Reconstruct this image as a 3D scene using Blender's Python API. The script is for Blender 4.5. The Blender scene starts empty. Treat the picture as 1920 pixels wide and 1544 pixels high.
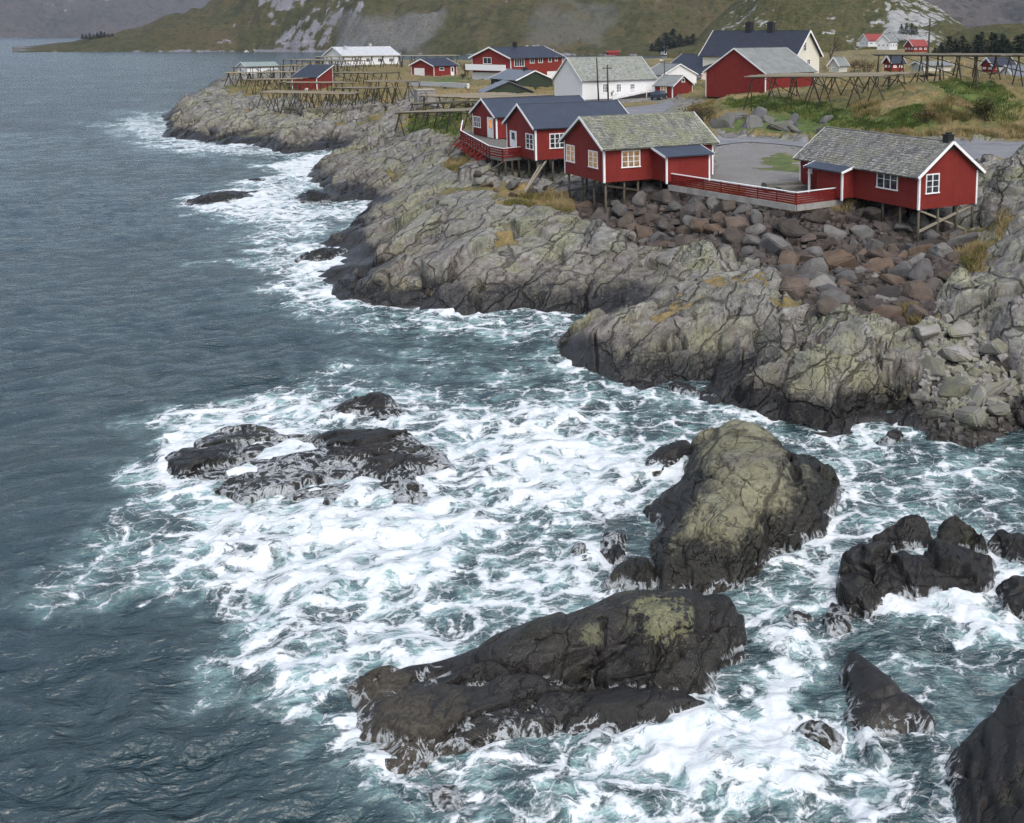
import bpy, bmesh, math, random
import numpy as np
from mathutils import Vector, Matrix
random.seed(7); np.random.seed(7)
SC = bpy.context.scene
COL = SC.collection
R = math.radians

# ------------------------------------------------------------ camera, sky, sun, exposure
FPX, PCX, PCY, PITCH, CAMH = 2050., 1300., 385., R(9), 18.
cd = bpy.data.cameras.new('camera'); cam = bpy.data.objects.new('camera', cd); COL.objects.link(cam)
cam.location = (0, 0, CAMH); cam.rotation_euler = (R(90) - PITCH, 0, 0)
cd.sensor_fit = 'HORIZONTAL'; cd.sensor_width = 36; cd.lens = FPX / 1920 * 36
cd.shift_x = -(PCX - 960) / 1920; cd.shift_y = -(772 - PCY) / 1920
cd.clip_start = 0.5; cd.clip_end = 20000
SC.camera = cam
SUN_EL, SUN_AZ = R(52), R(150)          # soft light from behind right of the camera
w = bpy.data.worlds.new('World'); SC.world = w; w.use_nodes = True
wn = w.node_tree; bg = wn.nodes['Background']
sk = wn.nodes.new('ShaderNodeTexSky'); sk.sky_type = 'NISHITA'; sk.sun_disc = False
sk.sun_elevation = SUN_EL; sk.sun_rotation = SUN_AZ; sk.altitude = 50
sk.air_density = 1.0; sk.dust_density = 3.5; sk.ozone_density = 1.0
hs = wn.nodes.new('ShaderNodeHueSaturation'); hs.inputs['Saturation'].default_value = 0.70
wn.links.new(sk.outputs[0], hs.inputs['Color']); wn.links.new(hs.outputs[0], bg.inputs[0])
bg.inputs[1].default_value = 0.145
sd = bpy.data.lights.new('sun', 'SUN'); so = bpy.data.objects.new('sun', sd); COL.objects.link(so)
sd.energy = 0.9; sd.angle = R(45); sd.color = (1.0, 0.97, 0.93)
so.rotation_euler = (R(90) - SUN_EL, 0, R(180) - SUN_AZ)
SC.view_settings.view_transform = 'Standard'; SC.view_settings.look = 'None'
SC.view_settings.gamma = 1; SC.view_settings.exposure = 0.72
SC.cycles.use_adaptive_sampling = True; SC.cycles.adaptive_threshold = .02; SC.cycles.use_denoising = True; SC.cycles.denoiser = 'OPENIMAGEDENOISE'; SC.cycles.denoising_input_passes = 'RGB_ALBEDO_NORMAL'; SC.cycles.denoising_prefilter = 'NONE'; SC.cycles.max_bounces = 4; SC.cycles.diffuse_bounces = 2; SC.cycles.glossy_bounces = 2
SC.cycles.volume_bounces = 0; SC.cycles.caustics_reflective = False; SC.cycles.caustics_refractive = False

# ------------------------------------------------------------ measuring helpers
_c, _s = math.cos(PITCH), math.sin(PITCH)
def ray(px, py):
    u = (px - PCX) / FPX; v = (PCY - py) / FPX
    return u, _c + v * _s, -_s + v * _c
def P3(px, py, z=0.):
    d = ray(px, py); t = (z - CAMH) / d[2]
    return np.array([d[0] * t, d[1] * t, z])
def PR(px, py, r):                       # point on the line of sight at ground distance r
    d = ray(px, py); t = r / math.hypot(d[0], d[1])
    return np.array([d[0] * t, d[1] * t, CAMH + d[2] * t])
def proj(x, y, z):
    f = y * _c - (z - CAMH) * _s
    return PCX + FPX * x / f, PCY - FPX * (y * _s + (z - CAMH) * _c) / f

# ------------------------------------------------------------ noise
_rg = np.random.RandomState(11)
_ang = _rg.rand(1024) * 2 * np.pi
_GX, _GY = np.cos(_ang), np.sin(_ang)
def _hash(ix, iy, s):
    h = (ix.astype(np.int64) * 374761393 + iy.astype(np.int64) * 668265263 + s * 974634777) & 0xffffffff
    h = ((h ^ (h >> 13)) * 1274126177) & 0xffffffff
    return h ^ (h >> 16)
def perlin(x, y, seed=0):
    x = np.asarray(x, float); y = np.asarray(y, float)
    x0 = np.floor(x); y0 = np.floor(y); fx = x - x0; fy = y - y0
    ix = x0.astype(np.int64); iy = y0.astype(np.int64)
    def g(i, j, dx, dy):
        k = _hash(i, j, seed) & 1023
        return _GX[k] * dx + _GY[k] * dy
    u = fx * fx * fx * (fx * (fx * 6 - 15) + 10); v = fy * fy * fy * (fy * (fy * 6 - 15) + 10)
    a = g(ix, iy, fx, fy); b = g(ix + 1, iy, fx - 1, fy)
    c = g(ix, iy + 1, fx, fy - 1); d = g(ix + 1, iy + 1, fx - 1, fy - 1)
    return 1.5 * ((a + (b - a) * u) * (1 - v) + (c + (d - c) * u) * v)
def fbm(x, y, o=4, seed=0, gain=.5):
    t = 0; a = 1.; f = 1.
    for i in range(o):
        t = t + a * perlin(x * f + 17.3 * i, y * f - 9.1 * i, seed + i); a *= gain; f *= 2.03
    return t
def worley(x, y, seed=0):
    x0 = np.floor(x).astype(np.int64); y0 = np.floor(y).astype(np.int64)
    f1 = np.full(x.shape, 9.); f2 = np.full(x.shape, 9.)
    dx = np.zeros(x.shape); dy = np.zeros(x.shape); hid = np.zeros(x.shape, np.int64)
    for i in (-1, 0, 1):
        for j in (-1, 0, 1):
            h = _hash(x0 + i, y0 + j, seed)
            px = x0 + i + .1 + .8 * (h & 1023) / 1023.; py = y0 + j + .1 + .8 * ((h >> 10) & 1023) / 1023.
            ex = x - px; ey = y - py; d = np.sqrt(ex * ex + ey * ey)
            n = d < f1
            f2 = np.where(n, f1, np.minimum(f2, d)); f1 = np.where(n, d, f1)
            dx = np.where(n, ex, dx); dy = np.where(n, ey, dy); hid = np.where(n, h, hid)
    h2 = ((hid * 2654435761) & 0xffffffff)
    return f1, f2, dx, dy, (h2 & 1023) / 1023. - .5, ((h2 >> 10) & 1023) / 1023. - .5, ((h2 >> 20) & 1023) / 1023. - .5
def sstep(a, b, x):
    t = np.clip((x - a) / (b - a), 0, 1); return t * t * (3 - 2 * t)
def rot(x, y, a):
    c, s = math.cos(a), math.sin(a); return x * c + y * s, -x * s + y * c

def relief(x, y, ang, sc=1., seed=0, rough=1.):
    """bedrock relief in metres: jointed slabs, ledges and cracks. returns height, crack 0..1"""
    s, t = rot(x, y, ang)
    wx = fbm(x / 7 / sc, y / 7 / sc, 3, seed + 5); wy = fbm(x / 5 / sc + 40, y / 5 / sc, 3, seed + 9)
    s2 = s + 2.0 * sc * wx; t2 = t + 1.1 * sc * wy
    f1, f2, dx, dy, a, b, c = worley(s2 / (6.5 * sc), t2 / (2.3 * sc), seed + 20)
    e = f2 - f1
    z = sc * (.75 * a * sstep(0, .07, e) + 1.7 * (dx * b * .6 + dy * c) + .30 * (1 - f1 * f1))
    k1 = np.exp(-(e / .045) ** 2); z = z - .42 * sc * k1
    frac = sstep(-.25, .35, fbm(x / 5 / sc + 9, y / 5 / sc - 5, 2, seed + 31)) * rough
    g1, g2, ex, ey, a2, b2, c2 = worley((s2 + .4 * sc * wy) / (2.0 * sc), t2 / (.72 * sc), seed + 40)
    e2 = g2 - g1
    k2 = np.exp(-(e2 / .07) ** 2)
    z = z + frac * sc * (.26 * a2 * sstep(0, .1, e2) + .50 * (ex * b2 + ey * c2) + .10 * (1 - g1 * g1) - .13 * k2)
    q = (t2 + .22 * s2) / (1.15 * sc) + .5 * wx; fr = q - np.floor(q)
    z = z + .16 * sc * rough * (fr - 1.0 * sstep(.84, 1, fr))
    z = z + .30 * sc * fbm(x / 8 / sc, y / 8 / sc, 3, seed + 60) + .05 * rough * fbm(x / .9, y / .9, 3, seed + 70)
    return z, np.clip(k1 + frac * .6 * k2, 0, 1)

def terrace(z, x, y, lam, k, seed=0):
    """horizontal ledges: the height snaps towards steps of lam metres, ragged along their edge"""
    q = z / lam + .7 * fbm(x / 6, y / 6, 3, seed + 80); f = q - np.floor(q)
    return z + k * lam * (sstep(.12, .62, f) - f)

def pip(x, y, poly):                     # point in polygon
    p = np.asarray(poly, float); ins = np.zeros(np.shape(x), bool)
    j = len(p) - 1
    for i in range(len(p)):
        xi, yi = p[i][:2]; xj, yj = p[j][:2]
        if yi != yj:
            cnd = ((yi > y) != (yj > y)) & (x < (xj - xi) * (y - yi) / (yj - yi) + xi)
            ins ^= cnd
        j = i
    return ins
def pdist(x, y, poly, closed=True):      # distance to the polygon's outline
    p = np.asarray(poly, float); d = np.full(np.shape(x), 1e18); n = len(p)
    for i in range(n if closed else n - 1):
        ax, ay = p[i][:2]; bx, by = p[(i + 1) % n][:2]
        vx, vy = bx - ax, by - ay; l = vx * vx + vy * vy + 1e-12
        t = np.clip(((x - ax) * vx + (y - ay) * vy) / l, 0, 1)
        d = np.minimum(d, (x - ax - t * vx) ** 2 + (y - ay - t * vy) ** 2)
    return np.sqrt(d)
def sdf(x, y, poly):
    return np.where(pip(x, y, poly), 1., -1.) * pdist(x, y, poly)

class TPS:
    def __init__(s, X, z, lam=1e-3, lin=None):
        X = np.asarray(X, float); n = len(X); s.X = X
        d2 = ((X[:, None] - X[None]) ** 2).sum(-1)
        s.k = (lambda q: .5 * q * np.log(q + 1e-12)) if lin is None else (lambda q: -np.sqrt(q + lin * lin))
        K = s.k(d2) + lam * np.eye(n)
        Pm = np.c_[np.ones(n), X]; A = np.zeros((n + 3, n + 3))
        A[:n, :n] = K; A[:n, n:] = Pm; A[n:, :n] = Pm.T
        s.w = np.linalg.solve(A, np.r_[z, 0, 0, 0])
    def __call__(s, u, v):
        r = np.full(u.shape, s.w[-3]) + s.w[-2] * u + s.w[-1] * v
        for (a, b), wi in zip(s.X, s.w):
            d2 = (u - a) ** 2 + (v - b) ** 2
            r += wi * s.k(d2)
        return r
def bil(G, i, j):                        # bilinear sample of grid G at fractional indices
    i = np.clip(i, 0, G.shape[0] - 1.001); j = np.clip(j, 0, G.shape[1] - 1.001)
    a = np.floor(i).astype(int); b = np.floor(j).astype(int); f = i - a; g = j - b
    return (G[a, b] * (1 - f) + G[a + 1, b] * f) * (1 - g) + (G[a, b + 1] * (1 - f) + G[a + 1, b + 1] * f) * g

# ------------------------------------------------------------ object helpers
def tag(o, label=None, cat=None, group=None, kind=None):
    if label: o['label'] = label
    if cat: o['category'] = cat
    if group: o['group'] = group
    if kind: o['kind'] = kind
    return o
def link(name, me, mat=None, parent=None):
    o = bpy.data.objects.new(name, me); COL.objects.link(o)
    if mat is not None and me is not None and not me.materials: me.materials.append(mat)
    if parent: o.parent = parent
    return o
def empty(name, loc=(0, 0, 0), yaw=0.):
    o = bpy.data.objects.new(name, None); COL.objects.link(o); o.empty_display_size = .3
    o.location = loc; o.rotation_euler = (0, 0, yaw); return o
def grid_mesh(name, X, Y, Z, keep=None, attrs=None, smooth=True):
    nr, nc = X.shape; idx = np.arange(nr * nc).reshape(nr, nc)
    q = np.stack([idx[:-1, :-1], idx[:-1, 1:], idx[1:, 1:], idx[1:, :-1]], -1).reshape(-1, 4)
    # face up
    a, b, d = q[0, 0], q[0, 1], q[0, 3]
    xr, yr = X.ravel(), Y.ravel()
    if (xr[b] - xr[a]) * (yr[d] - yr[a]) - (yr[b] - yr[a]) * (xr[d] - xr[a]) < 0: q = q[:, ::-1]
    if keep is not None:
        k = keep.ravel(); q = q[k[q].any(1)]
    used = np.zeros(nr * nc, bool); used[q.ravel()] = True
    mp = np.cumsum(used) - 1; q = mp[q]
    co = np.stack([X.ravel(), Y.ravel(), Z.ravel()], -1)[used]
    me = bpy.data.meshes.new(name); me.vertices.add(len(co)); me.vertices.foreach_set('co', co.ravel().astype(np.float32))
    me.loops.add(q.size); me.loops.foreach_set('vertex_index', q.ravel().astype(np.int32))
    me.polygons.add(len(q)); me.polygons.foreach_set('loop_start', np.arange(0, q.size, 4, dtype=np.int32))
    me.polygons.foreach_set('loop_total', np.full(len(q), 4, np.int32))
    me.polygons.foreach_set('use_smooth', np.full(len(q), smooth))
    me.update(calc_edges=True)
    for k, v in (attrs or {}).items():
        at = me.attributes.new(k, 'FLOAT', 'POINT'); at.data.foreach_set('value', v.ravel()[used].astype(np.float32))
    return me

class MB:
    """collects primitives, builds one mesh object (uv in metres)"""
    def __init__(s): s.v = []; s.f = []; s.col = {}
    def poly(s, pts, faces):
        b = len(s.v); s.v += [tuple(p) for p in pts]; s.f += [tuple(b + i for i in f) for f in faces]; return s
    def box(s, x0, x1, y0, y1, z0, z1):
        return s.poly([(x0, y0, z0), (x1, y0, z0), (x1, y1, z0), (x0, y1, z0), (x0, y0, z1), (x1, y0, z1), (x1, y1, z1), (x0, y1, z1)],
                      [(0, 3, 2, 1), (4, 5, 6, 7), (0, 1, 5, 4), (1, 2, 6, 5), (2, 3, 7, 6), (3, 0, 4, 7)])
    def bar(s, a, b, w, h=None, up=(0, 0, 1)):
        a = Vector(a); b = Vector(b); h = h or w; d = (b - a).normalized(); u = Vector(up)
        if abs(d.dot(u)) > .98: u = Vector((0, 1, 0))
        x = d.cross(u).normalized() * w / 2; y = x.cross(d).normalized() * h / 2
        p = [a - x - y, a + x - y, a + x + y, a - x + y, b - x - y, b + x - y, b + x + y, b - x + y]
        return s.poly(p, [(0, 1, 2, 3), (7, 6, 5, 4), (4, 5, 1, 0), (5, 6, 2, 1), (6, 7, 3, 2), (7, 4, 0, 3)])
    def tube(s, pts, rad, n=7):
        pts = [Vector(p) for p in pts]; rad = rad if isinstance(rad, (list, tuple)) else [rad] * len(pts)
        b = len(s.v)
        for i, p in enumerate(pts):
            d = (pts[min(i + 1, len(pts) - 1)] - pts[max(i - 1, 0)]).normalized()
            u = Vector((0, 0, 1)) if abs(d.z) < .9 else Vector((1, 0, 0))
            x = d.cross(u).normalized(); y = d.cross(x)
            for k in range(n):
                a = 2 * math.pi * k / n; s.v.append(tuple(p + (x * math.cos(a) + y * math.sin(a)) * rad[i]))
        for i in range(len(pts) - 1):
            for k in range(n):
                k2 = (k + 1) % n; s.f.append((b + i * n + k, b + i * n + k2, b + (i + 1) * n + k2, b + (i + 1) * n + k))
        s.f.append(tuple(b + k for k in range(n))[::-1]); s.f.append(tuple(b + (len(pts) - 1) * n + k for k in range(n)))
        return s
    def mesh(s, name, smooth=False, uv=True):
        me = bpy.data.meshes.new(name); me.from_pydata(s.v, [], s.f); me.update()
        if smooth: me.polygons.foreach_set('use_smooth', [True] * len(me.polygons))
        if uv and len(s.f) < 60000:
            L = me.uv_layers.new(name='uv')
            for p in me.polygons:
                n = p.normal
                if abs(n.z) > .995: t = Vector((1, 0, 0)); b = Vector((0, 1, 0))
                else: t = Vector((0, 0, 1)).cross(n).normalized(); b = n.cross(t)
                for li in p.loop_indices:
                    co = me.vertices[me.loops[li].vertex_index].co; L.data[li].uv = (co.dot(t), co.dot(b))
        return me
    def build(s, name, mat, parent=None, smooth=False):
        return link(name, s.mesh(name, smooth), mat, parent)

# ------------------------------------------------------------ node helpers
class NT:
    def __init__(s, name):
        s.m = bpy.data.materials.new(name); s.m.use_nodes = True; s.t = s.m.node_tree; s.b = s.t.nodes['Principled BSDF']
        s._pos = None
    def n(s, typ, **kw):
        o = s.t.nodes.new('ShaderNode' + typ)
        for k, v in kw.items(): setattr(o, k, v)
        return o
    def put(s, sock, v):
        if v is None: return
        if isinstance(v, bpy.types.NodeSocket): s.t.links.new(v, sock)
        elif isinstance(v, tuple) and len(v) == 3 and sock.type == 'RGBA': sock.default_value = (*v, 1)
        else: sock.default_value = v
    @property
    def pos(s):
        if s._pos is None: s._pos = s.n('NewGeometry').outputs['Position']
        return s._pos
    def obj(s): return s.n('TexCoord').outputs['Object']
    def uv(s): return s.n('UVMap').outputs[0]
    def attr(s, name): return s.n('Attribute', attribute_name=name).outputs['Fac']
    def rnd(s): return s.n('ObjectInfo').outputs['Random']
    def map(s, v, scale=(1, 1, 1), rotz=0., loc=(0, 0, 0)):
        o = s.n('Mapping'); s.put(o.inputs[0], v); o.inputs['Scale'].default_value = scale
        o.inputs['Rotation'].default_value = (0, 0, rotz); o.inputs['Location'].default_value = loc; return o.outputs[0]
    def noise(s, v, scale, detail=3, rough=.55, dist=0., dims='3D'):
        o = s.n('TexNoise', noise_dimensions=dims); s.put(o.inputs['Vector'], v); o.inputs['Scale'].default_value = scale
        o.inputs['Detail'].default_value = detail; o.inputs['Roughness'].default_value = rough; o.inputs['Distortion'].default_value = dist
        return o.outputs['Fac'], o.outputs['Color']
    def voro(s, v, scale, feature='F1', rand=1., dims='3D'):
        o = s.n('TexVoronoi', feature=feature, voronoi_dimensions=dims); s.put(o.inputs['Vector'], v); s.put(o.inputs['Scale'], scale)
        o.inputs['Randomness'].default_value = rand; return o.outputs
    def math(s, op, a, b=None, c=None, clamp=False):
        o = s.n('Math', operation=op, use_clamp=clamp); s.put(o.inputs[0], a); s.put(o.inputs[1], b)
        if c is not None: s.put(o.inputs[2], c)
        return o.outputs[0]
    def vmath(s, op, a, b):
        o = s.n('VectorMath', operation=op); s.put(o.inputs[0], a); s.put(o.inputs[1], b); return o.outputs[0]
    def sep(s, v):
        o = s.n('SeparateXYZ'); s.put(o.inputs[0], v); return o.outputs
    def rng(s, v, a, b, c=0., d=1., mode='SMOOTHSTEP'):
        o = s.n('MapRange', interpolation_type=mode); s.put(o.inputs['Value'], v)
        for k, x in (('From Min', a), ('From Max', b), ('To Min', c), ('To Max', d)): s.put(o.inputs[k], x)
        return o.outputs[0]
    def mix(s, f, a, b, mode='MIX'):
        o = s.n('Mix', data_type='RGBA', blend_type=mode); s.put(o.inputs[0], f); s.put(o.inputs[6], a); s.put(o.inputs[7], b); return o.outputs[2]
    def ramp(s, f, stops):
        o = s.n('ValToRGB'); s.put(o.inputs[0], f); e = o.color_ramp.elements
        while len(e) < len(stops): e.new(.5)
        for k, (p, c) in zip(e, stops): k.position = p; k.color = (*c, 1)
        return o.outputs[0]
    def bump(s, h, strength=.5, dist=.05, normal=None):
        o = s.n('Bump'); s.put(o.inputs['Height'], h); o.inputs['Strength'].default_value = strength; o.inputs['Distance'].default_value = dist
        s.put(o.inputs['Normal'], normal); return o.outputs[0]
    def out(s, color=None, rough=None, normal=None, spec=None):
        s.put(s.b.inputs['Base Color'], color); s.put(s.b.inputs['Roughness'], rough); s.put(s.b.inputs['Normal'], normal)
        s.put(s.b.inputs['Specular IOR Level'], spec); return s.m
# ------------------------------------------------------------ materials of the ground
def rock_node(n, pos, veg=None, crk=None, wet_lo=.5, wet_hi=1.7, green=.5, dark=0., ang=R(62), foam=0., joint=1., fine=.38, bmp=.85):
    """bare coastal rock: jointed grey gneiss with lichen, black algae band at the waterline, moss in the hollows"""
    z = n.sep(pos)[2]
    n1, c1 = n.noise(pos, .22, 4, .6); n2, _ = n.noise(pos, 1.3, 5, .62); n3, _ = n.noise(pos, 7, 5, .65)
    st = n.map(pos, (.5, 2.1, 1.4), -ang); s1, _ = n.noise(st, .8, 5, .65, 1.2)
    base = n.ramp(n.math('ADD', n.math('MULTIPLY', n2, .55), n.math('MULTIPLY', s1, .45)),
                  [(.30, (.065, .062, .056)), (.41, (.150, .149, .137)), (.52, (.228, .228, .212)), (.68, (.335, .335, .312))])
    tint = n.ramp(n.noise(pos, .5, 3)[0], [(.35, (1.03, .97, 1.02)), (.5, (1, 1, 1)), (.65, (.98, 1.0, .86))])
    base = n.mix(1., base, tint, 'MULTIPLY')
    g = n.rng(n.math('ADD', n1, n.math('MULTIPLY', n3, .25)), .70 - .22 * green, .86 - .22 * green)
    base = n.mix(n.math('MULTIPLY', g, .75), base, n.ramp(n3, [(.3, (.15, .155, .088)), (.7, (.30, .31, .19))]))
    brn = n.rng(n.noise(pos, .8, 3)[0], .56, .7)
    base = n.mix(n.math('MULTIPLY', brn, .3), base, (.16, .12, .08))
    # joints: tilted blocks cut by two sets of cracks, wandering and broken off here and there
    wv = n.mix(1., n.noise(pos, .7, 3)[1], (1.1, 1.1, 1.1), 'MULTIPLY'); pw = n.vmath('ADD', pos, wv)
    tilt = n.n('Mapping'); n.put(tilt.inputs[0], n.map(pw, (1, 1, 1), -ang)); tilt.inputs['Rotation'].default_value = (R(38), R(14), 0); tl = tilt.outputs[0]
    va = n.voro(n.map(tl, (.12, .45, .62)), joint, 'DISTANCE_TO_EDGE')[0]; vb_ = n.map(tl, (.55, 1.5, 2.1)); vb = n.voro(vb_, joint, 'DISTANCE_TO_EDGE')[0]; ta = n.map(tl, (.12, .45, .62)); oa, ob = n.voro(ta, joint), n.voro(vb_, joint); ca, cb = oa[1], ob[1]
    def facet(v, o):
        q = n.n('VectorMath', operation='DOT_PRODUCT'); n.put(q.inputs[0], n.vmath('SUBTRACT', v, o[2])); n.put(q.inputs[1], n.vmath('SUBTRACT', n.mix(1., o[1], (1, 1, 1), 'MULTIPLY'), (.5, .5, .5))); return q.outputs['Value']
    fa, fb = facet(ta, oa), facet(vb_, ob)
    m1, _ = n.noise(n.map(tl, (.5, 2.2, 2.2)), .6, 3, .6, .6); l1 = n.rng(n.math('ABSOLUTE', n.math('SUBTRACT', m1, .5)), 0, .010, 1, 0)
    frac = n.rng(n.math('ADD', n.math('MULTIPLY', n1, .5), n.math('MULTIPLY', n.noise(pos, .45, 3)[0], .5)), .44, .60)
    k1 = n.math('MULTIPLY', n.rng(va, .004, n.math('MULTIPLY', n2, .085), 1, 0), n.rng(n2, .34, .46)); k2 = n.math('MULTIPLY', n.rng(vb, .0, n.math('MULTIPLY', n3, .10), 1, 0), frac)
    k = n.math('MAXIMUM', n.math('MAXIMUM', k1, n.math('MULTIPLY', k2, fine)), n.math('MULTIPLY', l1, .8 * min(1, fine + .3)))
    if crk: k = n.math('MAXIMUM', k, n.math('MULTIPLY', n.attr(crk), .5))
    ba, bb = n.sep(ca)[0], n.sep(cb)[0]
    base = n.mix(1., base, n.mix(n.math('ADD', n.math('MULTIPLY', ba, .5), n.math('MULTIPLY', n.math('MULTIPLY', bb, frac), .5)), (.74, .73, .71), (1.16, 1.15, 1.14)), 'MULTIPLY')
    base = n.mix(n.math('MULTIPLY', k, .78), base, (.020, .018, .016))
    blk = n.math('ADD', n.math('MULTIPLY', ba, .55), n.math('MULTIPLY', n.math('MULTIPLY', bb, frac), .32))
    blk = n.math('ADD', blk, n.math('ADD', n.math('MULTIPLY', fa, 3.0), n.math('MULTIPLY', n.math('MULTIPLY', fb, frac), 1.9)))
    # waterline
    zz = n.math('ADD', z, n.math('ADD', n.math('MULTIPLY', n.math('SUBTRACT', n1, .5), 2.6), n.math('ADD', n.math('MULTIPLY', n.math('SUBTRACT', n2, .5), 1.3), n.math('MULTIPLY', n.math('SUBTRACT', n3, .5), 1.1))))
    wet = n.rng(zz, wet_lo, wet_hi, 1, 0)
    if dark: wet = n.math('MAXIMUM', wet, dark)
    mid = n.rng(zz, wet_hi * .8, wet_hi + 1.3, 1, 0)
    base = n.mix(n.math('MULTIPLY', mid, .55), base, n.mix(.5, base, (.105, .078, .048)))
    wc = n.ramp(n3, [(.3, (.0042, .0045, .0052)), (.55, (.0095, .0094, .0100)), (.75, (.022, .0195, .0175))])
    wc = n.mix(n.math('MULTIPLY', n.rng(n.noise(pos, 26, 2)[0], .60, .72), n.rng(n1, .45, .6)), wc, (.13, .105, .08)) if dark or foam else wc
    wc = n.mix(n.math('MULTIPLY', n.rng(n.noise(pos, .9, 4)[0], .60, .72), .6), wc, (.05, .052, .032)) if dark or foam else wc
    base = n.mix(n.math('MULTIPLY', wet, .93), base, wc)
    rough = n.rng(wet, 0, 1, .88, .40, 'LINEAR')
    h = n.math('ADD', n.math('ADD', n.math('MULTIPLY', n2, .22), n.math('MULTIPLY', n3, .24)), n.math('MULTIPLY', n.noise(pos, 24, 5, .7)[0], .13))
    h = n.math('SUBTRACT', n.math('ADD', h, n.math('ADD', n.math('MULTIPLY', s1, .22), blk)), n.math('MULTIPLY', k, .75))
    return base, rough, h, wet, n2, n3

def make_rock_mat(name, patches=(), **kw):
    n = NT(name); foam = kw.get('foam', 0)
    base, rough, h, wet, n2, n3 = rock_node(n, n.pos, **kw)
    for c, r_, col in patches:      # lichen and barnacle stains with a place of their own
        dv = n.n('VectorMath', operation='DISTANCE'); n.put(dv.inputs[0], n.pos); dv.inputs[1].default_value = tuple(c)
        q = n.rng(n.math('ADD', n.math('DIVIDE', dv.outputs['Value'], r_), n.math('MULTIPLY', n.math('SUBTRACT', n.math('ADD', n.math('MULTIPLY', n2, .42), n.math('MULTIPLY', n3, .58)), .5), 5.0)), .75, .95, 1, 0)
        base = n.mix(n.math('MULTIPLY', q, .85), base, n.ramp(n3, [(.35, tuple(v * .45 for v in col)), (.6, col)])); rough = n.math('MAXIMUM', rough, n.math('MULTIPLY', q, .85))
    if foam:      # white wash left lying in the low hollows
        z = n.sep(n.pos)[2]
        q1, _ = n.noise(n.map(n.pos, (1, 1, .5)), 1.7, 5, .66, .7); q2, _ = n.noise(n.pos, .7, 4, .6)
        lo = n.rng(n.math('ADD', z, n.math('MULTIPLY', q2, 1.0)), .35 + .45 * foam, .85 + .55 * foam, 1, 0)
        f = n.rng(n.math('ABSOLUTE', n.math('SUBTRACT', q1, .5)), 0, n.math('MULTIPLY', lo, .11), 1, 0)
        f = n.math('MULTIPLY', f, n.rng(lo, .02, .4)); f = n.math('MULTIPLY', f, .5)
        base = n.mix(f, base, (.66, .71, .74)); rough = n.math('MAXIMUM', rough, n.math('MULTIPLY', f, .7))
    n.put(n.b.inputs['Specular IOR Level'], n.rng(wet, 0, 1, .3, .26, 'LINEAR'))
    return n.out(base, rough, n.bump(h, kw.get('bmp', .85), .30))

def make_ground_mat():
    n = NT('coast_ground')
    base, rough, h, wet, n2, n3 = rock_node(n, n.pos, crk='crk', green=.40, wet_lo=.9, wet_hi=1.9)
    pos = n.pos
    g1, _ = n.noise(pos, .10, 4, .6); g2, _ = n.noise(pos, .9, 5, .65); g3, _ = n.noise(pos, 5, 4, .7)
    mixv = n.math('ADD', n.math('MULTIPLY', g1, .55), n.math('MULTIPLY', g2, .45))
    grass = n.ramp(mixv, [(.34, (.050, .062, .016)), (.42, (.090, .098, .026)), (.49, (.165, .132, .045)), (.58, (.25, .185, .078)), (.70, (.31, .235, .115))])
    green = n.ramp(g2, [(.35, (.040, .070, .013)), (.55, (.085, .135, .024)), (.7, (.14, .16, .04))])
    grass = n.mix(n.attr('lush'), grass, green)
    grass = n.mix(n.rng(g3, .3, .7, 0, .45), grass, (.045, .042, .016))
    v = n.attr('veg')
    vm = n.rng(n.math('ADD', v, n.math('ADD', n.math('MULTIPLY', n.math('SUBTRACT', g2, .5), 2.4), n.math('MULTIPLY', n.math('SUBTRACT', n3, .5), 1.0))), .40, .58)
    col = n.mix(vm, base, grass); ro = n.math('MAXIMUM', rough, n.math('MULTIPLY', vm, .95))
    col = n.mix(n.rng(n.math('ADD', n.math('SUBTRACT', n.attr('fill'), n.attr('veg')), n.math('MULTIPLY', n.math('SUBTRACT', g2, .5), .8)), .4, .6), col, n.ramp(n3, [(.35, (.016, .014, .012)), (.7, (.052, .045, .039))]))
    # gravel of the yard
    gv = n.ramp(n.noise(pos, 9, 5, .75)[0], [(.3, (.10, .098, .092)), (.5, (.185, .18, .172)), (.7, (.27, .262, .25))])
    gm = n.rng(n.math('ADD', n.math('SUBTRACT', n.attr('yard'), n.attr('veg')), n.math('MULTIPLY', n.math('SUBTRACT', g2, .5), .8)), .42, .6)
    col = n.mix(gm, col, n.mix(n.rng(n.noise(pos, .35, 3)[0], .4, .6, 0, .5), gv, (.15, .145, .135))); ro = n.math('MAXIMUM', ro, n.math('MULTIPLY', gm, .9))
    hh = n.math('MULTIPLY', n.math('ADD', n.math('MULTIPLY', g3, .6), n.math('MULTIPLY', n.noise(pos, 14, 3)[0], .4)), .6)
    mx = n.math('MAXIMUM', vm, gm); hsel = n.math('ADD', n.math('MULTIPLY', h, n.math('SUBTRACT', 1., mx)), n.math('MULTIPLY', hh, mx))
    return n.out(col, ro, n.bump(hsel, .85, .30))
MAT_GROUND = make_ground_mat()

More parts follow.
